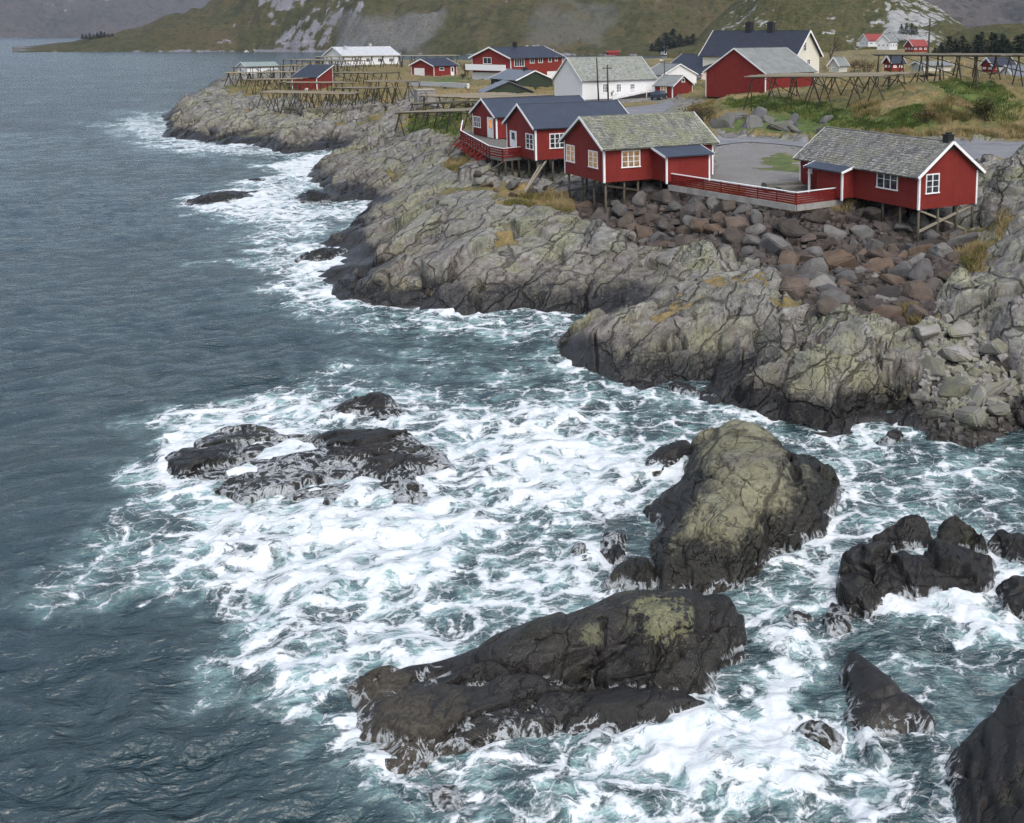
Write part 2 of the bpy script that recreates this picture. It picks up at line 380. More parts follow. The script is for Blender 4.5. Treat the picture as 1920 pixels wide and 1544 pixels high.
# ------------------------------------------------------------ the coast: shoreline and heights, measured points
SHORE = [(2600, 1000), (2150, 900), (2000, 840), (1920, 797), (1892, 791), (1872, 818), (1818, 832), (1771, 821), (1738, 805), (1687, 788), (1690, 764), (1663, 761), (1633, 781),
 (1589, 788), (1573, 805), (1515, 801), (1465, 781), (1397, 764), (1350, 741), (1337, 714), (1275, 712), (1212, 720), (1181, 715), (1144, 699),
 (1087, 684), (1053, 665), (1056, 640), (1081, 624), (1119, 606), (1150, 587), (1100, 588), (1053, 580), (992, 576), (955, 580), (887, 588),
 (842, 584), (730, 571), (674, 563), (617, 539), (602, 512), (655, 471), (640, 460), (606, 456), (629, 449), (687, 407), (715, 374), (674, 372),
 (640, 376), (610, 355), (587, 340), (591, 321), (640, 305), (674, 291), (668, 281), (640, 278), (602, 282), (542, 285), (512, 276), (471, 272), (430, 271),
 (385, 263), (323, 257), (330, 240), (325, 228), (314, 220), (330, 207), (352, 196), (380, 172), (405, 155), (425, 142), (437, 133), (520, 124), (600, 119), (760, 114), (900, 115), (1050, 117), (1240, 119), (1320, 114), (1345, 104),
 (2600, 103)]
SHW = np.array([P3(a, b)[:2] for a, b in SHORE])
CTRL = [  # px, py, height
 # yard, road, hall
 (1400, 290, 6.1), (1450, 330, 5.95), (1370, 350, 5.9), (1300, 335, 5.85), (1480, 360, 5.75), (1420, 310, 6.0), (1345, 262, 6.3), (1440, 268, 6.3), (1560, 300, 6.1),
 (1650, 320, 6.1), (1780, 290, 6.5), (1880, 290, 6.7), (1960, 290, 6.8), (2100, 290, 7), (1900, 262, 6.9), (1840, 258, 6.9), (1150, 196, 6.5), (1250, 200, 6.5), (1300, 195, 6.7), (1200, 215, 6.4), (1290, 230, 6.4),
 (1080, 200, 6.3), (1000, 190, 6.1), (900, 172, 5.9), (960, 158, 5.8), (860, 160, 5.4), (820, 150, 5.2), (700, 150, 4.8), (600, 176, 4.3), (500, 172, 3.7), (440, 166, 3.0), (385, 178, 2.4),
 (1050, 165, 6.3), (1240, 180, 6.6), (1280, 170, 6.6),
 # knoll
 (1338, 250, 6.3), (1460, 256, 6.3), (1540, 262, 6.3), (1350, 212, 7.4), (1400, 203, 8.0), (1470, 205, 8.2), (1560, 212, 8.2), (1600, 235, 7.3), (1650, 235, 7.6), (1700, 200, 9.5),
 (1800, 185, 10.4), (1720, 162, 11.0), (1850, 152, 11.2), (1900, 215, 8.7), (1780, 232, 8.0), (1980, 200, 9.5), (1500, 160, 8.4), (1600, 170, 9.6), (1400, 190, 8.0), (1330, 200, 7.2), (1300, 190, 6.8),
 (2100, 160, 10), (2100, 230, 8.),
 # farther land
 (1640, 92, 9.), (1800, 100, 9), (1560, 120, 9), (1400, 112, 8.5), (1250, 135, 7), (1100, 130, 6), (1000, 125, 5.5), (900, 130, 5.2), (780, 118, 4.2), (700, 120, 4.2), (620, 126, 4.2), (540, 128, 3.6), (480, 138, 3.2),
 # fence line and the fill below
 (1256, 352, 5.2), (1340, 366, 5.2), (1420, 380, 5.1), (1492, 394, 5.0), (1580, 386, 5.0), (1260, 400, 3.9), (1360, 430, 3.8), (1500, 440, 3.6), (1600, 440, 3.7),
 (1340, 490, 2.6), (1500, 540, 2.3), (1620, 560, 2.2), (1700, 570, 2.2), (1700, 480, 3.0), (1420, 480, 2.9),
 (1250, 440, 2.7), (1719, 470, 2.9), (1670, 434, 3.9), (1770, 444, 3.5), (1822, 440, 3.7), (1690, 405, 4.7), (1640, 395, 4.9),
 (1132, 430, 2.5), (1170, 384, 4.3), (1065, 376, 3.9), (1120, 395, 3.6), (1200, 400, 3.7), (1220, 352, 5.1),
 # below the three cabins
 (1010, 354, 4.0), (951, 357, 3.7), (918, 343, 4.2), (887, 323, 4.4), (1043, 338, 4.3), (900, 280, 4.9), (1000, 310, 5.0), (860, 300, 4.4), (850, 262, 4.7),
 # left slab
 (1100, 525, 1.3), (1060, 545, 1.2), (1000, 480, 2.5), (940, 520, 1.8), (880, 545, 1.2), (900, 450, 3.0), (1000, 400, 3.7), (1060, 400, 3.6), (1100, 450, 2.7), (1150, 480, 2.1), (800, 480, 2.0), (720, 525, 1.1),
 (850, 400, 3.5), (760, 420, 2.4), (700, 475, .9), (850, 345, 4.0), (800, 370, 2.9), (740, 395, 1.7), (970, 555, 1.2), (1180, 545, .9), (1220, 480, 2.0), (1200, 520, 1.3), (660, 520, .7),
 # second outcrop
 (800, 300, 4.0), (740, 290, 2.9), (680, 300, 1.7), (640, 330, 1.3), (700, 350, 1.4), (770, 345, 2.4), (620, 345, .8), (800, 250, 4.5), (750, 268, 3.0), (820, 275, 4.3), (745, 250, 3.7), (700, 268, 1.2), (720, 255, 2.2),
 # headland
 (700, 240, 2.6), (650, 225, 3.0), (560, 225, 2.6), (600, 258, 1.4), (500, 245, 1.5), (420, 240, 1.3), (400, 212, 2.1), (480, 202, 3.0), (640, 200, 3.6), (740, 205, 4.0), (352, 184, 2.3), (362, 226, 1.), (540, 200, 3.6), (440, 195, 2.6), (680, 258, 1.2), (540, 265, 1.2),
 # right outcrops
 (1880, 410, 5.6), (1900, 335, 5.9), (1855, 450, 4.3), (1900, 560, 3.5), (1800, 560, 3.5), (1820, 640, 2.5), (1900, 640, 2.9), (1900, 730, 1.8), (1760, 700, 1.5), (1800, 770, .7), (1990, 420, 6), (1990, 600, 4), (2050, 760, 1.8), (1780, 490, 3.6),
 (1540, 690, 1.5), (1450, 715, 1.0), (1690, 705, 1.4), (1420, 655, 1.2), (1300, 560, 3.0), (1400, 535, 3.3), (1200, 605, 2.0), (1120, 640, 1.2), (1300, 640, 2.2), (1400, 615, 2.4), (1500, 595, 2.6), (1600, 645, 2.6), (1660, 640, 2.3),
 (1250, 510, 1.9), (1180, 555, .8), (1230, 470, 2.1), (1480, 755, .4), (1600, 755, .4), (1280, 690, .7), (1160, 670, .8), (2300, 700, 5), (2300, 400, 7), (2300, 200, 10)]
# polar lattice: rows of radius, columns of bearing
TH0, TH1, RA, RB_ = R(-36), R(28), 40., 1000.
def th_r(x, y): return np.arctan2(x, y), np.log(np.hypot(x, y))
KT = 1.0
def build_coarse():
    pts = []; z = []
    shp = SHW
    # densify the shoreline (in bearing / log radius)
    n = len(SHORE); dens = []
    for i in range(n - 1):
        a, b = np.array(SHORE[i], float), np.array(SHORE[i + 1], float); m = max(1, int(np.hypot(*(b - a)) / 45))
        if a[1] < 105 and b[1] < 105: m = 3
        for k in range(m): dens.append(a + (b - a) * k / m)
    for a in dens:
        if a[0] > 2350: continue
        p = P3(a[0], a[1], 0); pts.append(th_r(p[0], p[1])); z.append(0.)
    for a, b, h in CTRL:
        p = P3(a, b, h); pts.append(th_r(p[0], p[1])); z.append(h)
    for a, b, h in [(100, 300, -6), (300, 200, -5), (300, 400, -5), (500, 450, -3.5), (400, 600, -5), (700, 650, -4), (900, 700, -4), (900, 1000, -4), (1300, 900, -4), (1700, 950, -4), (550, 350, -3), (250, 150, -6), (0, 600, -6), (1500, 1100, -4), (2100, 1100, -3), (300, 110, -8), (100, 150, -8), (850, 620, -2.5), (1000, 640, -2.), (580, 300, -1.5), (2300, 1100, -3)]:
        p = P3(a, b, 0); pts.append(th_r(p[0], p[1])); z.append(h)
    f = TPS(np.array(pts), np.array(z), 2e-4)
    th = np.linspace(TH0, TH1, 260); lr = np.linspace(math.log(RA), math.log(RB_), 260)
    LR, T = np.meshgrid(lr, th, indexing='ij')
    Z = f(T, LR); X = np.exp(LR) * np.sin(T); Y = np.exp(LR) * np.cos(T)
    d = sdf(X, Y, shp)
    Z = np.where(d < 0, np.minimum(Z, np.maximum(.28 * d, -6)), np.maximum(Z, np.minimum(.22 * d, .7)))
    return np.clip(Z, -6, 30)
ZC = build_coarse(); NC = ZC.shape[0]
def height0(x, y):
    t, l = th_r(np.asarray(x, float), np.asarray(y, float))
    return bil(ZC, (l - math.log(RA)) / (math.log(RB_) - math.log(RA)) * (NC - 1), (t - TH0) / (TH1 - TH0) * (NC - 1))
def on_ground(px, py, hf=None):          # where a line of sight first meets the land
    hf = hf or height0
    d = np.array(ray(px, py)); rr = np.exp(np.linspace(math.log(30), math.log(980), 1500)); t = rr / math.hypot(d[0], d[1])
    x, y, z = d[0] * t, d[1] * t, CAMH + d[2] * t
    k = np.argmax(z < np.maximum(hf(x, y), 0)); return np.array([x[k], y[k], z[k]])
def zone(pxs): return np.array([on_ground(a, b)[:2] for a, b in pxs])

VEG = [  # (outline, lushness)
 [(435, 160), (470, 150), (560, 150), (640, 140), (760, 140), (862, 145), (900, 160), (860, 185), (800, 190), (762, 196), (745, 205), (690, 200), (600, 205), (548, 200), (520, 205), (470, 190), (430, 178)],
 [(770, 158), (862, 146), (860, 156), (800, 160)],
 [(690, 160), (790, 140), (800, 120), (600, 125), (600, 140)],
 [(745, 225), (790, 218), (865, 215), (866, 268), (820, 262), (770, 262), (750, 250)],
 [(845, 300), (880, 305), (885, 325), (850, 330), (825, 320)],
 [(680, 222), (735, 215), (745, 232), (700, 238)],
 [(900, 345), (960, 362), (1000, 358), (1000, 372), (930, 380), (880, 362)],
 [(700, 330), (760, 318), (770, 326), (720, 338)], [(800, 372), (880, 352), (890, 362), (820, 384)], [(930, 455), (985, 450), (990, 458), (940, 464)], [(1300, 548), (1380, 530), (1420, 545), (1340, 562)], [(1240, 590), (1290, 575), (1300, 585), (1250, 600)], [(560, 240), (640, 232), (700, 236), (640, 246), (570, 250)], [(470, 215), (540, 212), (530, 226), (480, 228)],
 [(1022, 372), (1066, 372), (1078, 402), (1040, 412), (1030, 395)],
 [(930, 402), (1000, 372), (1040, 376), (1010, 396), (950, 412)],
 [(1258, 352), (1340, 366), (1430, 382), (1492, 394), (1580, 384), (1620, 384), (1610, 394), (1570, 404), (1520, 412), (1480, 402), (1400, 388), (1320, 374)],
 [(1345, 238), (1352, 205), (1400, 190), (1480, 200), (1560, 205), (1600, 175), (1660, 160), (1720, 150), (1920, 150), (2100, 150), (2100, 262), (1920, 262), (1800, 262), (1640, 262), (1560, 262), (1460, 257), (1350, 252)],
 [(1265, 235), (1300, 195), (1340, 190), (1345, 235), (1300, 250)],
 [(1425, 300), (1470, 284), (1510, 296), (1500, 325), (1450, 318)],
 [(1150, 195), (1230, 190), (1238, 194), (1180, 204), (1130, 205), (1060, 190)],
 [(1140, 215), (1190, 212), (1182, 222), (1150, 220)],
 [(1780, 460), (1830, 440), (1850, 480), (1830, 520), (1800, 500)],
 [(1690, 590), (1720, 588), (1722, 616), (1700, 608)],
 [(1470, 570), (1530, 562), (1540, 578), (1500, 580)],
 [(1860, 420), (1890, 400), (1885, 440), (1870, 455)],
 [(1845, 306), (1920, 302), (1990, 306), (1990, 330), (1920, 320), (1850, 330)],
 [(900, 140), (1060, 150), (1060, 180), (930, 180), (860, 165)],
]
LUSH = [[(770, 158), (862, 146), (860, 156), (800, 160)], [(765, 225), (866, 216), (866, 262), (820, 262), (765, 250)], [(1352, 205), (1400, 190), (1560, 205), (1640, 220), (1600, 250), (1480, 218)],
        [(1345, 250), (1360, 225), (1440, 215), (1560, 225), (1560, 258), (1440, 252)], [(1600, 240), (1680, 215), (1760, 195), (1790, 215), (1700, 250), (1640, 262)], [(1740, 165), (1860, 160), (1900, 200), (1830, 215), (1790, 200)], [(1425, 300), (1470, 284), (1510, 296), (1500, 325), (1450, 318)]]
YARD = [[(1338, 330), (1345, 280), (1380, 268), (1470, 272), (1505, 290), (1498, 350), (1560, 372), (1492, 384), (1400, 372), (1300, 350)]]
FILL = [[(1075, 385), (1130, 372), (1190, 356), (1256, 356), (1340, 372), (1430, 388), (1492, 400), (1590, 396), (1650, 395), (1720, 400), (1825, 440), (1805, 500), (1765, 565), (1735, 615), (1640, 605), (1560, 605), (1490, 565), (1435, 505), (1350, 482), (1290, 472), (1230, 475), (1170, 445), (1100, 425)],
        [(1730, 615), (1790, 615), (1865, 645), (1895, 700), (1935, 760), (1925, 800), (1870, 822), (1820, 838), (1755, 825), (1712, 770), (1735, 700)]]
FLAT = [[(1230, 345), (1345, 278), (1345, 250), (1480, 262), (1600, 290), (1860, 262), (2100, 262), (2100, 300), (1840, 302), (1600, 330), (1580, 378), (1492, 386), (1300, 350)],
        [(1060, 188), (1240, 180), (1320, 190), (1310, 235), (1200, 235), (1120, 215)]]

def smin(lst, x, y, warp, edge):
    m = np.full(x.shape, -50.)
    for pz in lst: m = np.maximum(m, sdf(x + warp[0], y + warp[1], zone(pz)))
    return sstep(-edge, edge, m)

def build_ground():
    lr = np.concatenate([np.linspace(math.log(RA), math.log(240), 640)[:-1], np.linspace(math.log(240), math.log(RB_ * .99), 230)])
    th = np.linspace(TH0, TH1, 1150)
    T, LR = np.meshgrid(th, lr); rr = np.exp(LR); X = rr * np.sin(T); Y = rr * np.cos(T)
    Z = height0(X, Y); k = Z > -1.6
    x, y, z, r = X[k], Y[k], Z[k], rr[k]
    wl = 1.0 + r / 160
    wp = (wl * fbm(x / 3.5, y / 3.5, 3, 3), wl * fbm(x / 3.5, y / 3.5, 3, 4))
    veg = np.full(x.shape, 0.)
    near = r < 480
    vx = (x[near], y[near])
    veg[near] = smin(VEG, *vx, (wp[0][near], wp[1][near]), 1.0)
    veg[~near] = .9
    pre_flat = np.zeros(x.shape); pre_flat[near] = smin(FLAT, *vx, (0, 0), 1.2)
    veg = np.maximum(veg, .80 * sstep(112, 124, r) * sstep(4.5, 5.3, z) * (1 - pre_flat))
    lush = np.zeros(x.shape); lush[near] = smin(LUSH, *vx, (wp[0][near], wp[1][near]), 2.0)
    yard = np.zeros(x.shape); yard[near] = smin(YARD, *vx, (wp[0][near] * .4, wp[1][near] * .4), .5)
    flat = np.zeros(x.shape); flat[near] = smin(FLAT, *vx, (0, 0), 1.2)
    fill = np.zeros(x.shape); fill[near] = smin(FILL, *vx, (wp[0][near] * .4, wp[1][near] * .4), .4)
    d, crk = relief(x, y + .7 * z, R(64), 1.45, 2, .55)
    # right-hand outcrops are finer broken; far headland coarser
    px, py = x / y, r
    right = sstep(-.12, 0., px) * sstep(92, 78, r)
    d2, crk2 = relief(x + 31, y + 1.0 * z, R(52), .85, 5, 1.0)
    d = d * (1 - right) + (d2 * 1.2) * right; crk = crk * (1 - right) + crk2 * right
    farm = sstep(110, 170, r)
    d3, crk3 = relief(x, y + 50 + 1.0 * z, R(66), 2.0, 7, 1.0)
    d = d * (1 - farm) + d3 * 1.5 * farm; crk = crk * (1 - farm) + crk3 * farm
    amp = sstep(-1.2, .9, z) * (1 - .72 * veg) * (1 - flat) * (1 - .7 * fill)
    amp = np.where(r > 330, amp * .5, amp)
    z2r = terrace(z + d * amp * .95, x, y, np.where(right > .5, .75, 1.0), .55 * np.clip(amp, 0, 1) * (.25 + .75 * sstep(2.4, 1.2, z + .8 * fbm(x / 7, y / 7, 2, 66))), 3) - z
    soft = .10 * fbm(x / 2.2, y / 2.2, 3, 55) + .30 * fbm(x / 11, y / 11, 2, 56)
    z2 = z + z2r + soft * np.maximum(veg, .0) * (1 - flat)
    kn = sstep(6.35, 7.3, z) * sstep(150, 110, np.abs(r - 128)) * (r > 110) * (r < 160)
    z2 = z2 + kn * (1 - flat) * .35 * d2
    Z[k] = z2
    A = {n: np.zeros(X.shape) for n in ('veg', 'lush', 'yard', 'crk', 'fill')}; A['fill'][k] = fill
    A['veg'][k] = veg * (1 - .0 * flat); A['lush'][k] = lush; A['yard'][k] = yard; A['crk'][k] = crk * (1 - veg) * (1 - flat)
    me = grid_mesh('ground', X, Y, Z, Z > -1.3, A)
    o = link('ground', me, MAT_GROUND); tag(o, kind='structure')
    return lr, th, Z
G_LR, G_TH, G_Z = build_ground()
def height(x, y):
    t, l = th_r(np.asarray(x, float), np.asarray(y, float))
    fi = np.interp(l, G_LR, np.arange(len(G_LR))); fj = (t - TH0) / (TH1 - TH0) * (len(G_TH) - 1)
    return bil(G_Z, fi, fj)
def spot(px, py): return on_ground(px, py, height)
# ------------------------------------------------------------ rocks standing in the sea
def sea_rock(label, outline, ctrl, mat, ang=R(62), sc=.6, amp=.55, step=.05, group='rocks standing in the surf', cat='rock', seed=0, name='sea_rock', skirt=1.3, zs=1., cuts=(), zp=1.):
    lift = lambda P: [(*p[:2], (p[2] if len(p) > 2 else 0.) * zp) for p in P]
    outline, ctrl = lift(outline), lift(ctrl); o3 = []
    for p in outline: o3.append(P3(p[0], p[1], p[2] if len(p) > 2 else 0.))
    o3 = np.array(o3); c3 = np.array([P3(*p) for p in ctrl]).reshape(-1, 3)
    cen = o3.mean(0); x0, y0 = o3.min(0)[:2] - .9; x1, y1 = o3.max(0)[:2] + .9
    # points: the outline (its own height), a skirt outside, the crests
    poly = o3[:, :2]; P = [o3[:, :2], c3[:, :2]]; Zs = [o3[:, 2], c3[:, 2]]
    mid = (poly + np.roll(poly, -1, 0)) / 2; zm = (o3[:, 2] + np.roll(o3[:, 2], -1)) / 2
    P.append(mid); Zs.append(zm)
    nrm = np.roll(poly, -1, 0) - np.roll(poly, 1, 0); nrm = np.c_[nrm[:, 1], -nrm[:, 0]]; nrm /= np.linalg.norm(nrm, axis=1)[:, None] + 1e-9
    sgn = np.where(pip(poly[:, 0] + nrm[:, 0] * .05, poly[:, 1] + nrm[:, 1] * .05, poly), -1, 1)[:, None]
    P.append(poly + sgn * nrm * .7); Zs.append(np.full(len(poly), -.7))
    f = TPS(np.concatenate(P) / 5, np.concatenate(Zs), 2e-2, .07)
    nx = max(12, int((x1 - x0) / step)); ny = max(12, int((y1 - y0) / step))
    cx, cy = np.meshgrid(np.linspace(x0, x1, 90), np.linspace(y0, y1, 90))
    zc = f(cx / 5, cy / 5)
    X, Y = np.meshgrid(np.linspace(x0, x1, nx), np.linspace(y0, y1, ny))
    zc = np.where(zc > 0, zc * zs, zc)
    Z = bil(zc, (Y - y0) / (y1 - y0) * 89, (X - x0) / (x1 - x0) * 89)
    wx = .16 * fbm(X / .8, Y / .8, 3, seed + 1); wy = .16 * fbm(X / .8, Y / .8, 3, seed + 2)
    d = sdf(X + wx, Y + wy, poly)
    Z = np.where(d < 0, np.minimum(Z, Z * 0 + .5) + 2.2 * d * skirt, Z)
    Z = terrace(Z, X, Y, .38 * sc, .6 if amp > .15 else 0, seed)
    r, crk = relief(X, Y + 1.2 * Z, ang, sc, 100 + seed)
    r = r - r[d > 0].mean(); r = np.where(r > 0, r * (.55 if amp < .55 else .85), r)
    Z = Z + r * amp * sstep(-.8, .35, Z)
    for pl, dp, wd in cuts:
        q = np.array([P3(*p)[:2] for p in lift(pl)]); Z = Z - dp * np.exp(-(pdist(X + wx, Y + wy, q, False) / wd) ** 2)
    me = grid_mesh(name, X - cen[0], Y - cen[1], Z, Z > -.7)
    o = link(name, me, mat); o.location = (cen[0], cen[1], 0)
    tag(o, label, cat, group)
    ROCKF.append((x0, y0, x1, y1, Z))
    return o
ROCKF = []
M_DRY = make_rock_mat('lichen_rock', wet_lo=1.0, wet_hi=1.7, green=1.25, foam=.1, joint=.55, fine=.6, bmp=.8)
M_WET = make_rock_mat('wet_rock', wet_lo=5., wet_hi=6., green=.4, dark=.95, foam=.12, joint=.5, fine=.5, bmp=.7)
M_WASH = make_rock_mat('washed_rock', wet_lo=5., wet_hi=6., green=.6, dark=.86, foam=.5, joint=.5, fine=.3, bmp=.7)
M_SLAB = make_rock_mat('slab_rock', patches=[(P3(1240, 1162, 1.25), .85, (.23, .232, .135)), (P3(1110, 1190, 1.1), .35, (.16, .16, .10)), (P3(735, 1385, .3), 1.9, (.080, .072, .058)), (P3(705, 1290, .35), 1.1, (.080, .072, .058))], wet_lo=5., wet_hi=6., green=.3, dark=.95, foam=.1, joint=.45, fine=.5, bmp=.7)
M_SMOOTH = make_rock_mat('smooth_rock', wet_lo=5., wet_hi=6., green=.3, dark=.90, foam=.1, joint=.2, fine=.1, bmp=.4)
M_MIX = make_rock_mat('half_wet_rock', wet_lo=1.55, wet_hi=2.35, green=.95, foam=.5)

sea_rock('large greenish rock with a dark wet foot rising from the surf', [(1353, 797, 1.55), (1385, 801, 1.4), (1431, 817, 1.1), (1470, 842, 1.0), (1484, 862, .9), (1512, 848, 1.1), (1558, 876, .7), (1580, 916, .3), (1565, 965, .1), (1541, 1008), (1490, 1032), (1445, 1052), (1400, 1085), (1360, 1107), (1300, 1116), (1261, 1119), (1222, 1116), (1170, 1105), (1123, 1100), (1150, 1072, .2), (1179, 1054, .3), (1222, 1056, .2), (1222, 1008, .3), (1247, 998, .3), (1225, 990), (1208, 951, .2), (1243, 926, .2), (1282, 898), (1272, 868, .2), (1293, 862, .4), (1296, 820, 1.3)],
 [(1353, 806, 1.6), (1350, 870, 2.1), (1420, 890, 2.2), (1330, 930, 2.1), (1480, 895, 2.0), (1510, 870, 1.7), (1540, 890, 1.35), (1420, 950, 2.6), (1500, 945, 2.2), (1380, 990, 2.35), (1450, 992, 2.0), (1530, 950, 1.3), (1290, 985, 1.9), (1255, 1008, 1.35), (1330, 1012, 1.75), (1290, 1055, 1.0), (1400, 1040, 1.1), (1480, 1015, .9), (1180, 1074, .6), (1240, 1085, .6), (1340, 1080, .55), (1310, 850, 1.5), (1270, 950, 1.1), (1240, 1020, 1.1)],
 M_DRY, R(100), .8, .34, .035, seed=1, zp=.82, cuts=[([(1240, 1002, 1.5), (1330, 1004, 1.9), (1400, 1008, 1.8), (1470, 1006, 1.6), (1540, 975, 1.1)], .3, .14), ([(1300, 880, 1.6), (1370, 905, 2.2), (1420, 985, 2.2)], .22, .12), ([(1480, 868, 1.3), (1500, 905, 1.9), (1560, 930, 1.0)], .35, .16), ([(1223, 1045, .5), (1228, 1100, .2)], .5, .14), ([(1360, 1040, 1.2), (1375, 1095, .4)], .25, .1)])
sea_rock('dark low rock washed by foam left of the large greenish rock', [(1195, 896), (1205, 870), (1222, 852, .2), (1255, 835, .3), (1290, 825, .4), (1292, 850, .3), (1268, 872, .1), (1232, 893)], [(1225, 870, .65), (1255, 855, .75), (1275, 842, .7)], M_WET, seed=2, step=.04)
sea_rock('small upright dark stump of rock just left of the large greenish rock', [(1121, 1012), (1138, 994, .3), (1172, 994, .3), (1171, 1030), (1173, 1052), (1150, 1056), (1124, 1036)], [(1148, 1012, .75), (1160, 1028, .6)], M_WET, seed=3, step=.035)
sea_rock('low brown rock awash beside the small dark stump', [(1067, 1030), (1080, 1016), (1108, 1030), (1118, 1055), (1112, 1088), (1090, 1085), (1072, 1055)], [(1088, 1035, .28), (1100, 1065, .25)], M_WASH, seed=4, step=.035)
sea_rock('long black slab with a yellow lichen patch in the front surf', [(649, 1293), (672, 1267, .3), (747, 1244, .4), (800, 1236, .4), (841, 1230, .5), (890, 1206, .9), (944, 1181, 1.1), (1029, 1162, 1.4), (1090, 1152, 1.6), (1160, 1124, 1.9), (1230, 1117, 2.0), (1357, 1110, 1.7), (1392, 1146, .8), (1397, 1205, .2), (1372, 1240), (1348, 1262), (1342, 1300), (1324, 1342), (1263, 1358), (1190, 1372), (1113, 1380), (1029, 1394), (944, 1408), (888, 1417), (822, 1408), (805, 1428), (790, 1452), (747, 1467), (719, 1436), (695, 1405), (672, 1371), (671, 1340), (660, 1318)],
 [(1000, 1220, 1.7), (1100, 1195, 2.0), (1200, 1170, 2.25), (1300, 1175, 2.1), (1360, 1150, 1.5), (1300, 1240, 1.55), (1200, 1258, 1.4), (1080, 1262, 1.3), (980, 1250, 1.3), (925, 1262, 1.05), (907, 1277, .55), (982, 1266, .7), (1076, 1280, .7), (1160, 1284, .65), (1254, 1286, .8), (700, 1277, .7), (770, 1262, .65), (830, 1262, .2), (800, 1285, .15), (740, 1302, .2), (720, 1320, .55), (790, 1303, .75), (850, 1292, .9), (950, 1292, 1.0), (1050, 1306, .95), (1150, 1310, .9), (1250, 1312, .85), (1318, 1290, .9), (900, 1350, .6), (800, 1360, .7), (720, 1365, .6), (755, 1420, .45), (1000, 1350, .5), (1100, 1345, .45), (1200, 1345, .4), (950, 1215, 1.4)],
 M_SLAB, R(20), 1.3, .34, .03, seed=5, zp=.56, cuts=[([(860, 1287, .5), (907, 1277, .6), (982, 1266, .75), (1076, 1280, .7), (1160, 1284, .7), (1254, 1286, .8), (1335, 1296, .6)], .5, .22), ([(1076, 1280, .7), (1120, 1240, 1.4), (1130, 1190, 1.7)], .25, .12), ([(1250, 1240, 1.5), (1310, 1190, 1.9), (1345, 1160, 1.6)], .3, .14), ([(980, 1330, .7), (1010, 1300, .9)], .2, .1)])
sea_rock('low rounded black rock at the right end of the long black slab', [(1346, 1250, .1), (1360, 1222, .4), (1392, 1205, .4), (1399, 1225, .1), (1372, 1248)], [(1372, 1226, .5)], M_WET, seed=6, step=.04)
sea_rock('rounded dark boulder at the back of the right hand reef', [(1629, 1021, .1), (1632, 1005, .4), (1650, 985, .8), (1704, 956, 1.2), (1742, 967, 1.0), (1748, 990, .7), (1720, 1010, .3), (1675, 1034)], [(1690, 985, 1.35), (1665, 1005, .9), (1720, 985, 1.2)], M_WET, seed=7, step=.045, amp=.4)
sea_rock('greenish topped boulder between dark rocks of the right hand reef', [(1763, 990, .7), (1772, 972, 1.0), (1800, 964, 1.1), (1835, 983, .9), (1848, 1010, .5), (1820, 1024, .2), (1785, 1030, .1), (1762, 1022, .3)], [(1800, 985, 1.3), (1780, 1005, .9), (1820, 1000, 1.0)], M_DRY, seed=8, step=.045)
sea_rock('dark ridge of rock at the right edge behind the reef', [(1850, 1000, .5), (1880, 985, .7), (1930, 998, .8), (2000, 1030, .8), (2000, 1075), (1930, 1068), (1900, 1056), (1852, 1022, .1)], [(1885, 1010, 1.0), (1930, 1030, 1.0), (1970, 1050, .8)], M_WET, seed=9, step=.05)
sea_rock('broad black reef with foam running off its broken steps', [(1583, 1046, .8), (1608, 1039, 1.1), (1675, 1036, 1.2), (1734, 1032, 1.1), (1817, 1030, 1.1), (1859, 1037, .9), (1862, 1075, .4), (1855, 1117), (1817, 1131), (1775, 1127), (1709, 1127), (1675, 1131), (1638, 1148), (1628, 1175), (1583, 1192), (1548, 1190), (1548, 1146, .3), (1567, 1104, .5)],
 [(1620, 1060, 1.3), (1690, 1055, 1.4), (1750, 1060, 1.35), (1820, 1060, 1.2), (1600, 1100, 1.0), (1680, 1095, .9), (1760, 1090, .9), (1820, 1095, .75), (1580, 1150, .6), (1610, 1140, .5)], M_WET, R(118), .6, .85, .035, seed=10, zp=.58)
sea_rock('small dark rock lapped by foam at the right edge of the reef', [(1863, 1106, .1), (1885, 1083, .4), (1930, 1085, .5), (1960, 1120, .2), (1940, 1155), (1880, 1148)], [(1905, 1110, .7), (1925, 1125, .6)], M_WET, seed=11, step=.045)
sea_rock('smooth triangular brown slab jutting from the water', [(1588, 1218, .5), (1608, 1222, .6), (1667, 1266, .75), (1734, 1324, .5), (1754, 1350, .25), (1759, 1386), (1725, 1370), (1690, 1374), (1650, 1378), (1608, 1376), (1582, 1348), (1588, 1300), (1580, 1252, .2)], [(1615, 1262, .75), (1650, 1300, .8), (1690, 1325, .65), (1630, 1340, .5), (1720, 1355, .3)], M_SMOOTH, sc=1.6, amp=.12, step=.035, seed=12, zp=.7)
sea_rock('barnacled dark shelf of rock filling the bottom right corner', [(1765, 1440), (1800, 1396, .3), (1838, 1359, .5), (1859, 1338, .6), (1886, 1288, .8), (1925, 1275, .9), (2060, 1270, 1.2), (2250, 1400, 1.3), (2250, 1650), (1850, 1660), (1800, 1600), (1790, 1510)], [(1870, 1400, .9), (1930, 1350, 1.2), (1850, 1470, .7), (1900, 1500, .9), (2020, 1400, 1.5), (2050, 1520, 1.3), (1830, 1430, .5), (1950, 1600, .7)], M_WET, R(60), .9, .34, .035, seed=13)
sea_rock('low barnacle crusted rock awash left of the triangular slab', [(1480, 1372), (1500, 1352), (1545, 1356), (1578, 1378), (1574, 1402), (1540, 1404), (1505, 1392)], [(1520, 1368, .3), (1555, 1385, .35)], M_WASH, seed=14, step=.04)
